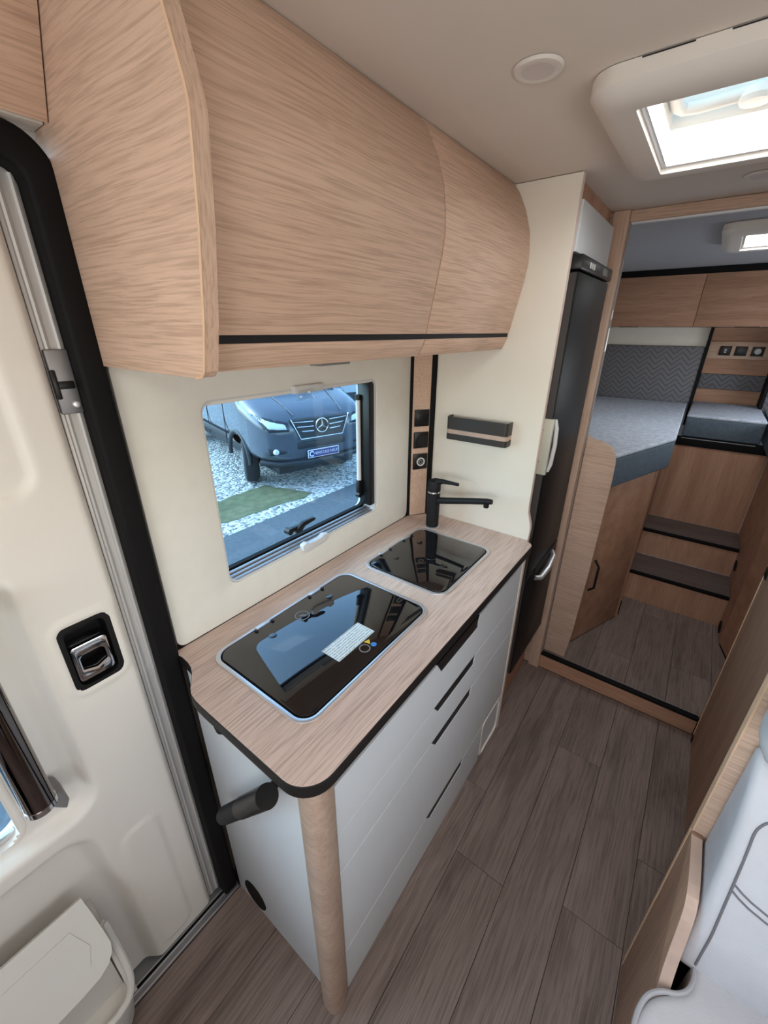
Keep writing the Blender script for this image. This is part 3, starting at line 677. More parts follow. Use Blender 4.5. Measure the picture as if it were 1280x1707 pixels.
mk('lower_rail', G().slab([(-.536, 1.566), (-.5195, 1.601)], 'y', .3195, .8465, .018, bev=.001), 'oak_y', oc)
mk('lower_rail', G().slab([(-.536, 1.566), (-.5195, 1.601)], 'y', .8525, 1.334, .018, bev=.001), 'oak_y', oc)
mk('bottom_board', G().box(-.829, -.545, .3195, 1.334, 1.568, 1.584), 'oak_y', oc, smooth=False)
mk('back_board', G().box(-.844, -.830, .32, 1.334, 1.584, 1.985), 'oak_y', oc, smooth=False)
mk('light_switch', G().box(-.575, -.548, .546, .626, 1.561, 1.568, bev=.001), 'grey', oc)

# ================================================================== KITCHEN BASE
kb = root('kitchen_cabinet', (-.58, .82, 0), 'white kitchen base cabinet with rounded oak corner post', 'cabinet')
mk('end_panel', G().box(-.790, -.430, .306, .322, .002, .914, bev=.001), 'white', kb)
mk('panel_edge', G().box(-.4302, -.4265, .3052, .322, .002, .914), 'oak_edge', kb, smooth=False)
post = [(-.4265, .340), (-.4265, .3055), (-.418, .296), (-.405, .2865), (-.388, .2805), (-.372, .2805), (-.361, .2865), (-.3555, .297), (-.3555, .312), (-.359, .330), (-.366, .3405), (-.385, .3405)]
mk('corner_post', G().prism(post, 'z', .001, .915), 'post', kb, ang=50)
mk('carcass', G().box(-.790, -.392, .3225, 1.3335, .012, .790), 'white', kb, smooth=False)
mk('top_rail', G().box(-.790, -.396, .3225, 1.3335, .790, .914), 'matte_black', kb, smooth=False)
FX0, FX1 = -.385, -.366
def front(name, y0, y1, z0, z1, notch=None):
    P = [(y0, z0), (y1, z0), (y1, z1)]
    if notch: P += [(.979, z1), (.970, z1-notch*.55), (.970, z1-notch), (.750, z1-notch), (.724, z1)]
    P += [(y0, z1)]
    d = mk(name, G().prism(P, 'x', FX0, FX1, bev=.0006, seg=1), 'white', kb, smooth=False)
    if notch: mk('grip_profile', G().prism([(.9785, z1-.0004), (.9695, z1-notch*.55), (.9695, z1-notch+.0004), (.7505, z1-notch+.0004), (.7245, z1-.0004)], 'x', FX0-.004, FX1-.0016), 'black', d, smooth=False)
    return d
front('drawer_front', .3420, 1.3335, .6895, .8400, .042)
front('drawer_front', .3420, 1.3335, .5535, .6868, .034)
front('drawer_front', .3420, 1.3335, .2068, .5508, .034)
front('drawer_front', .3420, 1.146, .006, .2040, .032)
vt = mk('vent_frame', G().ring(rrect(1.150, 1.332, .006, .204, .03), rrect(1.160, 1.324, .016, .194, .024), 'x', FX0, FX1+.002, bev=.001), 'whiteplast', kb)
mk('vent_panel', G().prism(rrect(1.160, 1.324, .016, .194, .024), 'x', FX0+.002, FX1-.004), 'white', vt)
mk('floor_vent', G().prism([(-.700+.048*math.cos(math.radians(a)), .068+.050*math.sin(math.radians(a))) for a in range(0, 360, 12)], 'y', .3035, .3065), 'rubber', kb)
# grab bar across the end panel
gb = root('grab_bar', (-.56, .262, .5), 'black diagonal grab bar on the white kitchen end panel', 'grab bar')
p0, p1 = Vector((-.672, .262, .545)), Vector((-.463, .262, .824))
mk('bar', G().tube([p0, p0.lerp(p1, .04), p0.lerp(p1, .5)], [.018, .0205, .0205], 24), 'matte_black', gb)
mk('bar_sleeve', G().tube([p0.lerp(p1, .5), p1], [.0222, .0222], 24), 'black', gb)
for t_ in (.14, .86):
    q = p0.lerp(p1, t_); mk('bar_foot', G().tube([q, (q.x, .307, q.z)], .009, 12), 'matte_black', gb)

# ---- worktop
wt = root('worktop', (-.58, .8, .914), 'oak laminate kitchen worktop with black edge band', 'worktop')
near = [(-.8165, .297), (-.790, .3015), (-.765, .3005), (-.745, .2965), (-.728, .289), (-.708, .277), (-.690, .264), (-.676, .2575), (-.655, .2545), (-.630, .2535)]
P = near + arc(-.395, .3135, .060, -90, 0, 10) + arc(-.365, 1.295, .030, 0, 80, 6) + [(-.360, 1.3335), (-.752, 1.3335), (-.8165, 1.251)]
def inset(P, d):
    out = []; n = len(P)
    for i in range(n):
        a, b, c_ = Vector(P[i-1]), Vector(P[i]), Vector(P[(i+1) % n])
        e = ((b-a).normalized()+(c_-b).normalized()).normalized(); out.append((b.x-e.y*d, b.y+e.x*d))
    return out
mk('edge_band', G().prism(P, 'z', .9145, .9435, bev=.0015), 'dark_trim', wt, ang=50)
mk('board_surface', G().prism(inset(P, .0012), 'z', .9435, .9452), 'worktop', wt, smooth=False)
mk('under_clip', G().lathe([(.014, -.012), (.016, 0), (.016, .012)], (-.60, .272, .902), 'z', 16), 'matte_black', wt)

# ---- hob and sink with glass lids
def appliance(name, label, cat, x0, x1, y0, y1, hinges, buttons):
    t = root(name, ((x0+x1)/2, (y0+y1)/2, .945), label, cat)
    mk('rim', G().ring(rrect(x0, x1, y0, y1, .040, 8), rrect(x0+.010, x1-.010, y0+.010, y1-.010, .032, 8), 'z', .9453, .9490, bev=.0018), 'alu', t)
    mk('rim_gasket', G().ring(rrect(x0+.010, x1-.010, y0+.010, y1-.010, .032, 8), rrect(x0+.013, x1-.013, y0+.013, y1-.013, .030, 8), 'z', .9453, .9470), 'rubber', t)
    mk('glass_lid', G().prism(rrect(x0+.0135, x1-.0135, y0+.0135, y1-.0135, .030, 8), 'z', .9453, .9500, bev=.001), 'glasslid', t, ang=30)
    for y in hinges:
        h = mk('hinge', G().box(x0+.004, x0+.017, y-.020, y+.020, .9485, .9525, bev=.0012), 'alu', t)
        for q in (-.0245, .0245): mk('hinge_pin', G().box(x0+.014, x0+.022, y+q-.0035, y+q+.0035, .949, .953, bev=.001), 'black', h)
    for x, y in buttons:
        mk('lid_buffer', G().lathe([(.0095, 0), (.0095, .0012), (.0075, .0018), (0, .0018)], (x, y, .9499), 'z', 20), 'glasslid', t)
    return t
hob = appliance('gas_hob', 'gas hob under a black glass lid with white sticker', 'hob', -.740, -.428, .337, .793, (.478, .655), ((-.679, .469), (-.681, .665)))
mk('sticker', G().box(-.547, -.493, .500, .627, .9502, .9506), 'sticker', hob, smooth=False)
mk('lid_logo', G().ring(arc(-.678, .563, .019, 0, 345, 23), arc(-.678, .563, .0165, 0, 345, 23), 'z', .9501, .9504).prism([(-.684, .553), (-.676, .560), (-.668, .573), (-.680, .566)], 'z', .9501, .9504), 'grey', hob, smooth=False)
mk('ring_mark', G().ring(arc(-.475, .567, .0135, 0, 345, 23), arc(-.475, .567, .0105, 0, 345, 23), 'z', .9501, .9504), 'grey', hob, smooth=False)
mk('warning_mark', G().prism([(-.490, .582), (-.474, .586), (-.486, .597)], 'z', .9501, .9504), 'yellow', hob, smooth=False)
mk('notice_mark', G().prism(arc(-.467, .590, .007, 0, 345, 23), 'z', .9501, .9504), 'blueprint', hob, smooth=False)
snk = appliance('sink', 'small sink covered by a black glass lid', 'sink', -.720, -.428, .848, 1.192, (.955, 1.085), ((-.655, .946), (-.651, 1.081)))
mk('lid_knob', G().lathe([(.010, 0), (.010, .002), (.007, .003), (0, .003)], (-.508, .997, .9499), 'z', 20), 'glasslid', snk)

# ---- tap
tp = root('kitchen_tap', (-.688, 1.229, .945), 'matte black kitchen mixer tap behind the sink', 'tap')
tx, ty = -.689, 1.229
mk('base_ring', G().lathe([(.0285, 0), (.0285, .003), (.024, .005)], (tx, ty, .9453), 'z', 28), 'alu', tp)
mk('tap_body', G().lathe([(.0235, .004), (.0235, .135), (.0215, .137)], (tx, ty, .9453), 'z', 28), 'matte_black', tp)
mk('chrome_ring', G().lathe([(.0225, .137), (.0225, .143)], (tx, ty, .9453), 'z', 28), 'chrome', tp)
mk('tap_head', G().lathe([(.0235, .143), (.0240, .150), (.0240, .172), (.021, .182), (.010, .187), (0, .188)], (tx, ty, .9453), 'z', 28), 'matte_black', tp)
mk('lever', G().tube([(tx+.005, ty, 1.122), (tx+.035, ty-.002, 1.131), (tx+.07, ty-.004, 1.133), (tx+.098, ty-.006, 1.134)], [.0150, .0085, .0065, .0055], 12), 'matte_black', tp)
sp_ = mk('spout', G().tube([(tx+.010, ty, 1.052), (tx+.06, ty, 1.063), (tx+.15, ty, 1.084), (tx+.205, ty, 1.096), (tx+.222, ty, 1.099)], [.0125, .0120, .0110, .0105, .0085], 14), 'matte_black', tp)
mk('aerator', G().lathe([(.0085, -.014), (.0095, -.010), (.0095, 0)], (tx+.203, ty, 1.088), 'z', 18), 'black', sp_)

# ---- corner strip with sockets
A_, B_ = Vector((-.818, 1.2505, 0)), Vector((-.762, 1.3345, 0)); dv = (B_-A_).normalized(); nv = Vector((dv.y, -dv.x, 0))
LEN = (B_-A_).length
def cbox(g, s0, s1, d0, d1, z0, z1, bev=0):
    t = bmesh.new(); v = []
    for z in (z0, z1):
        for s, d in ((s0, d0), (s1, d0), (s1, d1), (s0, d1)): v.append(t.verts.new(A_+dv*s+nv*d+Vector((0, 0, z))))
    for f in ((0,3,2,1),(4,5,6,7),(0,1,5,4),(1,2,6,5),(2,3,7,6),(3,0,4,7)): t.faces.new([v[i] for i in f])
    return g._merge(t, bev)
cp = root('corner_strip', (-.79, 1.29, .946), 'oak corner strip with black edges and three sockets beside the tap', 'wall panel')
mk('strip_board', cbox(G(), .010, LEN-.016, -.010, .001, .9456, 1.562), 'oak_y', cp, smooth=False)
mk('black_profile', cbox(G(), -.001, .010, -.010, .003, .9456, 1.562, .0008), 'rubber', cp)
mk('black_profile', cbox(G(), LEN-.022, LEN-.002, -.008, .004, .9456, 1.562, .0008), 'rubber', cp)
for k, zc in enumerate((1.329, 1.248, 1.166)):
    s = mk('socket', cbox(G(), .0175, .0745, .001, .009, zc-.030, zc+.030, .002), 'black', cp)
    cen = A_+dv*.046+nv*.0095+Vector((0, 0, zc))
    def disc(r0, r1, mat, nm, d, thick=.0015):
        Q = [cen+dv*r1*math.cos(a*math.pi/14)+Vector((0, 0, r1*math.sin(a*math.pi/14))) for a in range(28)]
        if r0 <= 0: g = G().loft([Q, [q+nv*thick for q in Q]])
        else: g = G().tube([q+nv*d for q in Q], r0, 8, closed=True)
        mk(nm, g, mat, s)
    if k == 0: mk('flap', cbox(G(), .022, .068, .009, .012, zc-.018, zc+.020, .001), 'black', s)
    if k == 1: disc(0, .020, 'matte_black', 'round_cover', 0, .004)
    if k == 2: disc(.0028, .0140, 'silver', 'chrome_ring', .002); disc(.0022, .006, 'grey', 'inner_ring', .002)

# ---- wall pocket shelf on the tower panel
sh = root('wall_pocket', (-.578, 1.30, 1.265), 'small black wall pocket with an oak stripe on the cream panel', 'shelf')
def pocket_u(z0, z1, x0, x1, y0, th, r=.012):
    o = [(x0, 1.3345)]+arc(x0+r, y0+r, r, 180, 270, 5)+arc(x1-r, y0+r, r, -90, 0, 5)+[(x1, 1.3345)]
    q = r-th; i_ = [(x1-th, 1.3345)]+arc(x1-r, y0+r, q, 0, -90, 5)+arc(x0+r, y0+r, q, 270, 180, 5)+[(x0+th, 1.3345)]
    return G().prism(o+i_, 'z', z0, z1)
mk('upper_band', pocket_u(1.304, 1.347, -.690, -.468, 1.290, .003), 'fridge_side', sh, ang=50)
mk('oak_band', pocket_u(1.289, 1.304, -.6895, -.4685, 1.2905, .003), 'wing_edge', sh, ang=50)
mk('lower_band', pocket_u(1.268, 1.289, -.690, -.468, 1.290, .003), 'fridge_side', sh, ang=50)
mk('pocket_floor', G().box(-.686, -.472, 1.294, 1.3345, 1.268, 1.272), 'fridge_side', sh, smooth=False)

# ================================================================== TALL CABINET AND FRIDGE
tw = root('tall_cabinet', (-.6, 1.56, 0), 'tall cream cabinet housing the black fridge', 'cabinet')
tpz = [(-.844, .001), (-.3645, .001), (-.364, .3), (-.3632, .93), (-.3612, .985), (-.3635, 1.005), (-.3705, 1.028), (-.3755, 1.045), (-.377, 1.065), (-.3765, 1.3), (-.3725, 1.988), (-.844, 1.988)]
mk('side_panel', G().prism(tpz, 'y', 1.3352, 1.3552, bev=.0008), 'tower', tw, smooth=False)
mk('panel_edge', G().loft([[(x+.0002, 1.3362, z), (x+.0012, 1.3362, z), (x+.0012, 1.3545, z), (x+.0002, 1.3545, z)] for x, z in tpz[1:-1]]), 'tower_edge', tw, smooth=False)
mk('upper_door', G().box(-.385, -.366, 1.357, 1.768, 1.818, 1.935, bev=.002), 'white', tw)
mk('top_filler', G().box(-.84, -.392, 1.3555, 1.80, 1.935, 1.9885), 'bed_oak_x', tw, smooth=False)
mk('plinth', G().box(-.84, -.408, 1.3555, 1.80, .001, .300), 'bed_oak_x', tw, smooth=False)
mk('far_panel', G().box(-.84, -.385, 1.770, 1.800, .30, 1.935), 'bed_oak_z', tw, smooth=False)
fr = root('fridge', (-.58, 1.56, .30), 'tall slim black fridge between the cream panel and the doorway', 'fridge')
mk('fridge_body', G().box(-.82, -.392, 1.360, 1.766, .302, 1.805), 'fridge_side', fr, smooth=False)
FX = -.350
mk('upper_door', G().prism([(1.360, .768), (1.764, .784), (1.764, 1.772), (1.360, 1.772)], 'x', -.392, FX, bev=.005), 'fridge', fr)
mk('lower_door', G().prism([(1.360, .304), (1.764, .304), (1.764, .778), (1.360, .762)], 'x', -.392, FX, bev=.005), 'fridge', fr)
mk('door_flank', G().box(-.391, FX-.004, 1.3578, 1.3602, .31, 1.768), 'fridge_side', fr, smooth=False)
cpn = mk('control_panel', G().box(-.392, -.344, 1.3585, 1.765, 1.775, 1.812, bev=.004), 'black', fr)
for k in range(3): mk('button', G().box(-.3445, -.3425, 1.445+.024*k, 1.460+.024*k, 1.785, 1.800, bev=.0008), 'silver', cpn)
mk('display', G().box(-.3445, -.3428, 1.62, 1.69, 1.783, 1.803, bev=.0008), 'grey', cpn)
hp = mk('handle_plate', G().box(-.390, FX+.003, 1.3562, 1.372, 1.182, 1.366, bev=.002), 'handle_cream', fr)
mk('handle_screw', G().lathe([(.004, 0), (.003, -.002), (0, -.002)], (-.377, 1.3562, 1.33), 'y', 12).lathe([(.004, 0), (.003, -.002), (0, -.002)], (-.377, 1.3562, 1.225), 'y', 12), 'grey', hp)
mk('pull_bar', G().tube([(FX+.001, 1.380, 1.190), (FX+.008, 1.381, 1.215), (FX+.011, 1.382, 1.28), (FX+.008, 1.381, 1.335), (FX+.001, 1.380, 1.362)], [.006, .007, .007, .007, .006], 10), 'silver', hp)
mk('lower_handle', G().tube([(FX+.002, 1.475, .722), (FX+.016, 1.50, .716), (FX+.020, 1.58, .722), (FX+.016, 1.66, .742), (FX+.002, 1.685, .752)], [.009, .011, .012, .011, .009], 10), 'alu', fr)
mk('handle_recess', G().box(-.352, -.348, 1.46, 1.70, .742, .775, bev=.001), 'matte_black', fr)

# ================================================================== PARTITION TO THE BEDROOM
mk('trim_2', G().box(-.84, -.334, 1.8235, 1.858, .001, 1.9885, bev=.0015), 'oak_x', kind='structure', label='oak door post beside the fridge')
mk('trim_3', G().box(-.334, .98, 1.8235, 1.858, 1.957, 1.9885, bev=.0015), 'oak_x', kind='structure', label='oak header over the bedroom doorway')
mk('trim_4', G().box(-.3335, -.331, 1.826, 1.856, .092, 1.956), 'taupe', kind='structure', label='thin metal edge of the bedroom doorway', smooth=False)
mk('trim_5', G().box(-.330, .35, 1.835, 1.838, 1.951, 1.957).box(-.330, .35, 1.846, 1.849, 1.951, 1.957), 'alu', kind='structure', label='silver sliding rail under the doorway header', smooth=False)
mk('trim_6', G().box(-.384, -.334, 1.808, 1.8235, .001, 1.9885, bev=.001), 'oak_z', kind='structure', label='narrow oak strip beside the fridge')
mk('trim_7', G().tube([(-.3305, 1.83, 1.55), (-.3305, 1.83, 1.63)], .003, 8).tube([(-.3305, 1.83, 1.66), (-.3305, 1.83, 1.69)], .003, 8), 'alu', kind='structure', label='small silver door catch on the doorway edge')
sr = root('step_front', (0, 1.83, 0), kind='structure'); sr['label'] = 'oak front of the bedroom step with black nosing'
mk('riser', G().box(-.347, .336, 1.8235, 1.845, .001, .079), 'bed_oak_x', sr, smooth=False)
mk('nosing', G().box(-.334, .336, 1.8205, 1.849, .079, .0915, bev=.002), 'rubber', sr)
mk('nosing_edge', G().box(-.334, .336, 1.8455, 1.8495, .0905, .0925), 'alu_dull', sr, smooth=False)
# right hand partition
rp = root('wall_right', (.36, 1.3, 0), kind='structure'); rp['label'] = 'oak washroom partition along the aisle'
mk('partition_board', G().box(.337, .362, .870, 1.790, .001, 1.9885), 'side_oak', rp, smooth=False)
mk('partition_edge', G().box(.334, .3635, 1.790, 1.796, .001, 1.9885, bev=.001).box(.337, .3635, 1.802, 1.808, .001, 1.9885, bev=.001).box(.340, .3635, 1.796, 1.802, .001, 1.9885), 'oak_edge', rp)
mk('edge_catch', G().box(.3325, .337, 1.770, 1.789, .005, .035, bev=.001), 'dark_trim', rp)
mk('edge_catch', G().box(.3325, .337, 1.750, 1.789, .84, .875, bev=.001), 'dark_trim', rp)

# ================================================================== BEDROOM
stp = root('bed_steps', (.16, 2.9, .09), 'oak steps with dark treads and black nosings up to the beds', 'steps')
def stepblock(y0, y1, z0, z1):
    mk('riser', G().box(-.083, .404, y0, y0+.015, z0, z1-.018), 'bed_oak_z', stp, smooth=False)
    mk('tread', G().box(-.083, .404, y0+.006, y1, z1-.016, z1), 'tread', stp, smooth=False)
    n_ = mk('nosing', G().box(-.083, .404, y0-.005, y0+.012, z1-.018, z1+.001, bev=.002), 'rubber', stp)
    mk('nosing_edge', G().box(-.083, .404, y0+.012, y0+.015, z1-.001, z1+.0012), 'alu_dull', n_, smooth=False)
stepblock(2.645, 2.92, .09, .282); stepblock(2.921, 3.187, .282, .461)
mk('front_board', G().box(-.083, .404, 3.188, 3.205, .461, .962), 'bed_oak_z', stp, smooth=False)
mk('top_trim', G().box(-.083, .404, 3.180, 3.215, .962, 1.014, bev=.002), 'rubber', stp)
mk('trim_line', G().box(-.03, .33, 3.178, 3.1815, 1.008, 1.0125), 'alu_dull', stp, smooth=False)
# left bed base
lbb = root('left_bed_base', (-.4, 2.5, .09), 'oak base of the left bed with angled cupboard door', 'bed base')
SP = [(-.333, .0915), (-.231, .0915), (-.219, .25), (-.2105, .60), (-.207, 1.056), (-.2095, 1.12), (-.2135, 1.148), (-.2215, 1.170), (-.235, 1.187), (-.252, 1.198), (-.272, 1.206), (-.295, 1.2095), (-.315, 1.214), (-.333, 1.224)]
mk('end_panel', G().prism(SP, 'y', 1.8600, 1.8780, bev=.0012), 'oak_x', lbb)
a_, b_ = Vector((-.236, 1.990, 0)), Vector((-.075, 2.392, 0)); dd = (b_-a_).normalized(); nn = Vector((dd.y, -dd.x, 0)); LL = (b_-a_).length
def dbox(g, s0, s1, d0, d1, z0, z1, bev=0):
    t = bmesh.new(); v = []
    for z in (z0, z1):
        for s, d in ((s0, d0), (s1, d0), (s1, d1), (s0, d1)): v.append(t.verts.new(a_+dd*s+nn*d+Vector((0, 0, z))))
    for f in ((0,3,2,1),(4,5,6,7),(0,1,5,4),(1,2,6,5),(2,3,7,6),(3,0,4,7)): t.faces.new([v[i] for i in f])
    return g._merge(t, bev)
cd = mk('cupboard_door', dbox(G(), -.10, LL-.020, -.018, 0, .100, .985, .0015), 'bed_oak_x', lbb)
hd = [a_+dd*.055+nn*d+Vector((0, 0, z)) for d, z in ((0, .585), (.026, .556), (.026, .435), (0, .408))]
mk('door_handle', G().tube(hd, .006, 8), 'dark_trim', cd)
mk('door_knuckle', dbox(G(), .0, .03, .0005, .003, .95, .962), 'bed_oak_x', cd, smooth=False)
mk('side_board', G().box(-.095, -.0835, 2.392, 3.187, .091, .985), 'bed_oak_x', lbb, smooth=False)
mk('corner_board', dbox(G(), LL-.018, LL, -.018, .001, .100, .985), 'bed_oak_z', lbb, smooth=False)
mk('black_stop', dbox(G(), LL+.0, LL+.006, -.01, .004, .105, .20), 'rubber', lbb, smooth=False)
mk('base_top', G().prism([(-.888, 1.879), (-.285, 1.879), (-.085, 2.40), (-.085, 3.70), (-.888, 3.70)], 'z', .986, .998), 'whiteplast', lbb, smooth=False)
def mattress(name, label, pts, z0, z1, r=.02):
    t = root(name, (sum(p[0] for p in pts)/len(pts), sum(p[1] for p in pts)/len(pts), z0), label, 'mattress', 'mattresses of the rear beds')
    mk('mattress_core', G().prism(pts, 'z', z0, z1-.018, bev=.010, seg=3), 'matside', t)
    mk('mattress_cover', G().prism(pts, 'z', z1-.020, z1, bev=.009, seg=3), 'mattop', t)
    return t
mattress('bed_mattress', 'blue-grey mattress with an angled corner on the left bed', [(-.885, 1.882), (-.222, 1.882), (-.041, 2.42), (-.062, 3.70), (-.885, 3.70)], 1.000, 1.152)
mattress('bed_mattress', 'short blue-grey mattress piece above the bed steps', [(-.034, 3.190), (.348, 3.190), (.348, 3.88), (-.034, 3.88)], 1.016, 1.152)
mattress('bed_mattress', 'blue-grey mattress of the right bed beyond the steps', [(.368, 2.70), (.52, 2.30), (.955, 2.30), (.955, 3.70), (.368, 3.70)], 1.000, 1.152)
rbb = root('right_bed_base', (.6, 2.8, .09), 'oak base of the right bed beside the steps', 'bed base')
mk('side_board', G().box(.406, .422, 2.47, 3.187, .091, .990), 'bed_oak_x', rbb, smooth=False)
mk('angled_board', G().prism([(.406, 2.47), (.470, 2.20), (.486, 2.205), (.422, 2.474)], 'z', .091, .990), 'bed_oak_x', rbb, smooth=False)
mk('shadow_gap', G().prism([(.4075, 2.46), (.458, 2.24), (.460, 2.24), (.4095, 2.46)], 'z', .091, .100), 'rubber', rbb, smooth=False)
for yc, zc in ((2.595, .118), (2.86, .385)):
    mk('oval_vent', G().prism([(yc+.045*math.cos(math.radians(a)), zc+.030*math.sin(math.radians(a))) for a in range(0, 360, 15)], 'x', .4025, .4065), 'rubber', rbb)
mk('base_top', G().prism([(.43, 2.72), (.55, 2.32), (.95, 2.32), (.95, 3.70), (.43, 3.70)], 'z', .985, .998), 'whiteplast', rbb, smooth=False)
# headboards and the rear panels
mk('headboard', G().box(-.885, -.052, 3.705, 3.745, 1.130, 1.528, bev=.008), 'zigzag', label='wide grey zigzag headboard behind the left bed', cat='headboard', group='grey zigzag headboards')
mk('headboard', G().box(.345, .95, 3.705, 3.745, 1.130, 1.528, bev=.008), 'zigzag', label='grey zigzag headboard behind the right bed', cat='headboard', group='grey zigzag headboards')
rw = root('wall_niche', (.15, 3.9, 1.0), 'oak panelled niche with sockets between the two headboards', 'wall panel')
mk('side_profile', G().box(-.051, -.034, 3.70, 3.92, 1.0, 1.648), 'rubber', rw, smooth=False)
mk('side_profile', G().box(.330, .345, 3.70, 3.92, 1.0, 1.648), 'rubber', rw, smooth=False)
mk('back_board', G().box(-.034, .330, 3.905, 3.92, 1.0, 1.648), 'bed_oak_x', rw, smooth=False)
mk('fabric_strip', G().box(-.033, .329, 3.885, 3.905, 1.243, 1.346, bev=.006), 'zigzag', rw)
sb = mk('socket_board', G().box(-.033, .329, 3.880, 3.905, 1.448, 1.558, bev=.001), 'oak_x', rw)
for k, x in enumerate((.030, .116, .205)):
    s = mk('socket', G().box(x, x+.066, 3.872, 3.8805, 1.470, 1.530, bev=.002), 'black', sb)
    if k == 0: mk('usb_port', G().box(x+.028, x+.040, 3.8705, 3.8722, 1.502, 1.510).box(x+.028, x+.040, 3.8705, 3.8722, 1.488, 1.495), 'silver', s, smooth=False)
    if k == 2: mk('round_switch', G().lathe([(.018, 0), (.018, -.004), (.013, -.005), (.011, -.002), (.0, -.002)], (x+.033, 3.872, 1.5), 'y', 22), 'silver', s)
mk('trim_8', G().box(-.888, -.052, 3.74, 3.76, 1.528, 1.648), 'cream', kind='structure', label='cream strip above the left headboard', smooth=False)
mk('trim_9', G().box(.345, .955, 3.74, 3.76, 1.528, 1.648), 'cream', kind='structure', label='cream strip above the right headboard', smooth=False)
rc = root('rear_cabinet', (0, 3.7, 1.648), 'row of oak cabinets across the rear wall above the beds', 'cabinet')
mk('carcass', G().box(-.888, .955, 3.575, 3.92, 1.652, 1.955), 'bed_oak_x', rc, smooth=False)
for x0, x1 in ((-.888, -.1505), (-.1475, .40), (.403, .955)):
    d = mk('cabinet_door', G().box(x0, x1, 3.553, 3.572, 1.649, 1.951, bev=.001), 'bed_oak_x', rc)
    mk('finger_grip', G().box((x0+x1)/2-.06, (x0+x1)/2+.06, 3.552, 3.5535, 1.646, 1.650), 'dark_trim', d, smooth=False)
mk('black_cornice', G().box(-.888, .955, 3.550, 3.60, 1.956, 1.9885), 'rubber', rc, smooth=False)

# ================================================================== CEILING FITTINGS
def hatch(name, label, H, lip):
    x0, x1, y0, y1 = H; t = root(name, ((x0+x1)/2, (y0+y1)/2, 1.95), label, 'roof hatch')
    o = rrect(x0-lip, x1+lip, y0-lip, y1+lip, .05, 8); o2 = rrect(x0-lip+.012, x1+lip-.012, y0-lip+.012, y1+lip-.012, .042, 8)
    i = rrect(x0+.006, x1-.006, y0+.006, y1-.006, .006, 8); i0 = rrect(x0-.0, x1+.0, y0-.0, y1+.0, .006, 8)
    R = [[(p[0], p[1], 1.989) for p in o], [(p[0], p[1], 1.968) for p in o], [(p[0], p[1], 1.955) for p in o2], [(p[0], p[1], 1.949) for p in rrect(x0-lip*.35, x1+lip*.35, y0-lip*.35, y1+lip*.35, .02, 8)], [(p[0], p[1], 1.951) for p in i], [(p[0], p[1], 2.05) for p in i]]
    mk('inner_frame', G().loft(R, caps=False), 'whiteplast', t, ang=40)
    mk('blind_rail', G().ring(rrect(x0+.006, x1-.006, y0+.006, y1-.006, .005), rrect(x0+.016, x1-.016, y0+.016, y1-.016, .004), 'z', 1.962, 1.972), 'alu', t)
    mk('upstand', G().ring(rrect(x0-.03, x1+.03, y0-.03, y1+.03, .03), rrect(x0+.004, x1-.004, y0+.004, y1-.004, .01), 'z', 2.041, 2.085), 'whiteplast', t)
    dome = mk('dome', G().loft([[(p[0], p[1], z) for p in rrect(x0-.03+q, x1+.03-q, y0-.03+q, y1+.03-q, .03, 6)] for q, z in ((0, 2.086), (.01, 2.10), (.05, 2.125), (.12, 2.14))]), 'dome', t)
    return t
ha = hatch('roof_hatch', 'large cream framed roof hatch above the kitchen aisle', HA, .062)
mk('crank_handle', G().tube([(-.186, 1.20, 2.052), (-.186, 1.27, 2.050), (-.176, 1.292, 2.050), (-.15, 1.297, 2.050), (-.05, 1.290, 2.052), (.06, 1.282, 2.054), (.16, 1.276, 2.056)], .0115, 12), 'whiteplast', ha)
mk('handle_knob', G().lathe([(.026, 0), (.030, .008), (.026, .022), (.014, .030)], (-.055, 1.296, 2.035), 'z', 20), 'whiteplast', ha)
for y0, y1 in ((-.190, -.125), (-.085, .02)): mk('frame_gap_shade', G().box(y0, y1, HA[2]-.0626, HA[2]-.060, 1.9868, 1.9885), 'dark_trim', ha, smooth=False)  # dark strips stand in for thin shadow gaps at the frame's top edge
hb = hatch('roof_hatch', 'small roof hatch in the bedroom ceiling above the beds', HB, .062)
mk('dome_bar', G().box(HB[0]+.01, HB[1]-.01, 2.60, 2.615, 2.086, 2.10), 'grey', hb, smooth=False)
def spot(label, x, y):
    t = root('ceiling_spot', (x, y, 1.975), label, 'ceiling light', 'round ceiling spots')
    mk('spot_ring', G().lathe([(.024, -.0035), (.028, -.0048), (.035, -.004), (.0385, -.0005)], (x, y, 1.9895), 'z', 36), 'whiteplast', t)
    mk('spot_lens', G().lathe([(0, -.0035), (.018, -.0038), (.0245, -.0042), (.0245, -.0005)], (x, y, 1.9895), 'z', 32), 'lens', t)
spot('round white ceiling spot near the overhead kitchen cabinet', -.323, .826)
spot('round ceiling spot between roof hatch and doorway header', -.012, 1.63)

# ================================================================== BENCH SEAT
bf = root('bench_frame', (.55, .6, 0), 'oak bench frame with curved side wing beside the aisle', 'bench')
mk('back_board', G().box(.2215, .95, .837, .857, .001, 1.40, bev=.001), 'oak_x', bf)
mk('board_edge', G().box(.2185, .2216, .8365, .8575, .001, 1.40), 'oak_edge', bf, smooth=False)
wing = [(.8365, .001), (.8365, .628), (.823, .632), (.762, .632), (.722, .628), (.700, .622), (.684, .610), (.672, .589), (.657, .545), (.643, .504), (.630, .475), (.617, .451), (.59, .41), (.55, .37), (.50, .345), (.44, .33), (.20, .325), (.20, .001)]
mk('side_wing', G().prism(wing, 'x', .2165, .2365, bev=.001), 'side_oak', bf)
mk('wing_edge', G().loft([[(.2168, y-.0006, z+.0006), (.2362, y-.0006, z+.0006), (.2362, y+.0004, z-.0004), (.2168, y+.0004, z-.0004)] for y, z in wing[2:-2]]), 'wing_edge', bf, smooth=False)
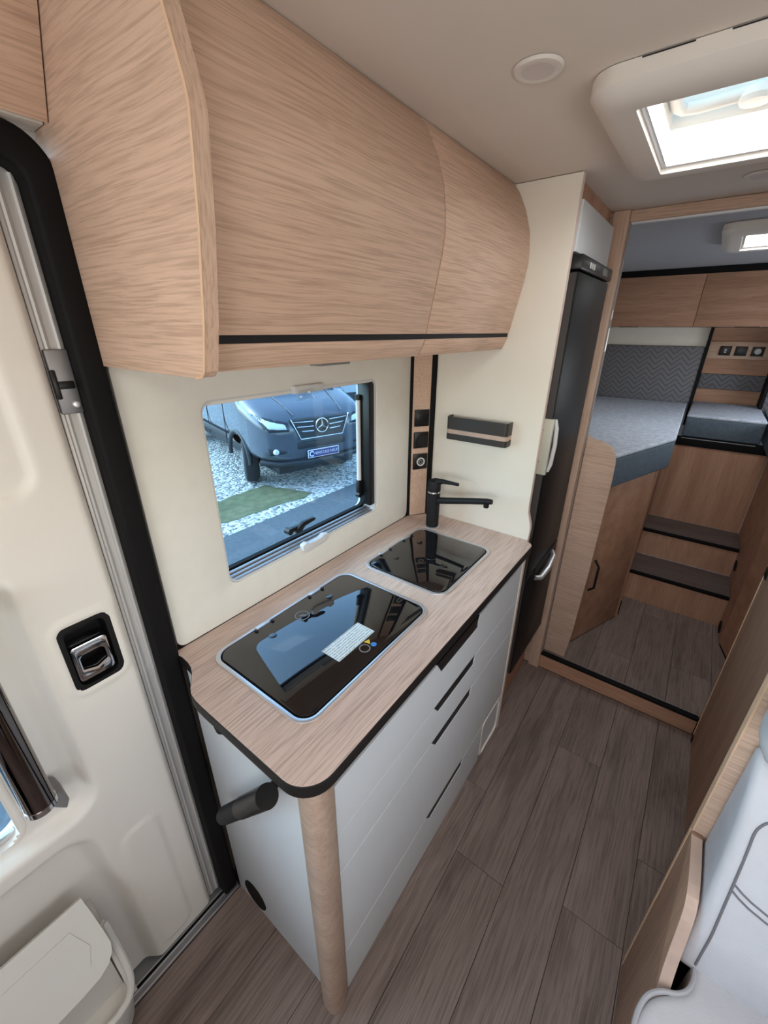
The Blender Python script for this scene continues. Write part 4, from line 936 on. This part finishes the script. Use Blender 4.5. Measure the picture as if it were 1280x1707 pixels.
mk('rear_edge', G().box(.2152, .2166, .8345, .8385, .001, .628), 'oak_edge', bf, smooth=False)
mk('seat_box', G().box(.2370, .95, .22, .836, .001, .325), 'matte_black', bf, smooth=False)
def cushion(parent, name, pts, axis, a, b, mat, bev=.022):
    return mk(name, G().prism(pts, axis, a, b, bev=bev, seg=4), mat, parent, ang=60)
bk = root('backrest_cushion', (.6, .76, .44), 'grey leather bench backrest with curved side bolster', 'cushion')
bp_ = [(.684, .440), (.672, .48), (.680, .58), (.700, .66), (.722, .75), (.744, .82), (.770, .88), (.800, .925), (.826, .934), (.8345, .92), (.8345, .440)]
cushion(bk, 'backrest_core', bp_, 'x', .241, .945, 'leather', .024)
def back_y(z):
    Q = [(p[1], p[0]) for p in bp_[1:8]]
    for (z0, y0), (z1, y1) in zip(Q, Q[1:]):
        if z <= z1: return y0+(y1-y0)*(z-z0)/(z1-z0)
    return Q[-1][1]
seam = [(.2665, z) for z in (.485, .53, .58, .63, .68, .73, .78, .81)]+[(.270, .826), (.280, .840), (.30, .847), (.36, .850), (.5, .850), (.9, .850)]
mk('edge_seam', G().tube(smooth_path([(x, back_y(z)-.0005, z) for x, z in seam], 3), .0022, 8), 'stitch', bk)
for dz in (0, .014): mk('cross_seam', G().tube([(x, back_y(z+dz)-.0003, z+dz) for x, z in ((.268, .690), (.28, .682), (.295, .675), (.32, .668), (.36, .662), (.45, .658), (.9, .655))], .0020, 8), 'stitch', bk)
seat_pts = smooth_loop([(.268, .655), (.258, .625), (.225, .602), (.200, .575), (.186, .535), (.182, .48), (.182, .20), (.95, .20), (.95, .72), (.268, .72)], 2)
se = root('seat_cushion', (.55, .45, .33), 'grey leather bench seat cushion with piped edge', 'cushion')
mk('seat_core', G().prism(seat_pts, 'z', .332, .470, bev=.020, seg=4), 'leather', se, ang=60)
path = [(.2705, .70, .464), (.2700, .66, .464), (.262, .634, .464), (.246, .616, .464), (.222, .602, .464), (.203, .583, .464), (.191, .556, .464), (.185, .52, .464), (.183, .46, .464), (.183, .23, .464)]
mk('seat_piping', G().tube(smooth_path(path), .0045, 8), 'piping', se)
hr = root('headrest', (.45, .76, .96), 'grey leather headrest above the bench backrest', 'headrest')
mk('headrest_core', G().box(.216, .62, .690, .815, .968, 1.26, bev=.05, seg=5), 'leather', hr, ang=60)
mk('headrest_seam', G().tube([(.23, .69, 1.0), (.27, .686, .985), (.5, .686, .985)], .0022, 8), 'stitch', hr)

# ================================================================== UNSEEN CAB SEATS AND DINETTE TABLE ADDED TO BLOCK LOW LIGHT
def light_block_seat(x, label):  # added out of view to keep windscreen light off the lower surfaces
    t = root('light_block_seat', (x, -.95, 0), label, 'seat', 'unseen cab seats added to block low light')
    mk('pedestal', G().box(x-.2, x+.2, -1.15, -.78, .001, .34, bev=.02), 'matte_black', t)
    mk('seat_pad', G().prism([(-1.22, .34), (-1.24, .44), (-1.15, .49), (-.80, .46), (-.72, .45), (-.70, .34)], 'x', x-.25, x+.25, bev=.03, seg=3), 'leather', t, ang=60)
    mk('seat_back', G().prism([(-.84, .44), (-.82, .70), (-.76, 1.08), (-.70, 1.12), (-.64, 1.08), (-.66, .70), (-.70, .44)], 'x', x-.25, x+.25, bev=.035, seg=3), 'leather', t, ang=60)
    mk('head_pad', G().box(x-.14, x+.14, -.73, -.63, 1.14, 1.36, bev=.04, seg=4), 'leather', t, ang=60)
light_block_seat(-.47, 'unseen grey cab seat added as light blocker on the sliding door side')
light_block_seat(.55, 'unseen grey cab seat added as light blocker on the dinette side')
tb = root('light_block_table', (.62, -.05, 0), 'unseen oak dinette table added to shade the low light', 'table')  # added out of view to shade the lower door from the dinette window
mk('table_top', G().prism(rrect(.26, .945, -.38, .20, .06), 'z', .70, .728, bev=.002), 'worktop', tb)
mk('table_leg', G().lathe([(.14, 0), (.14, .012), (.03, .02), (.028, .70)], (.66, -.08, .001), 'z', 24), 'alu', tb)
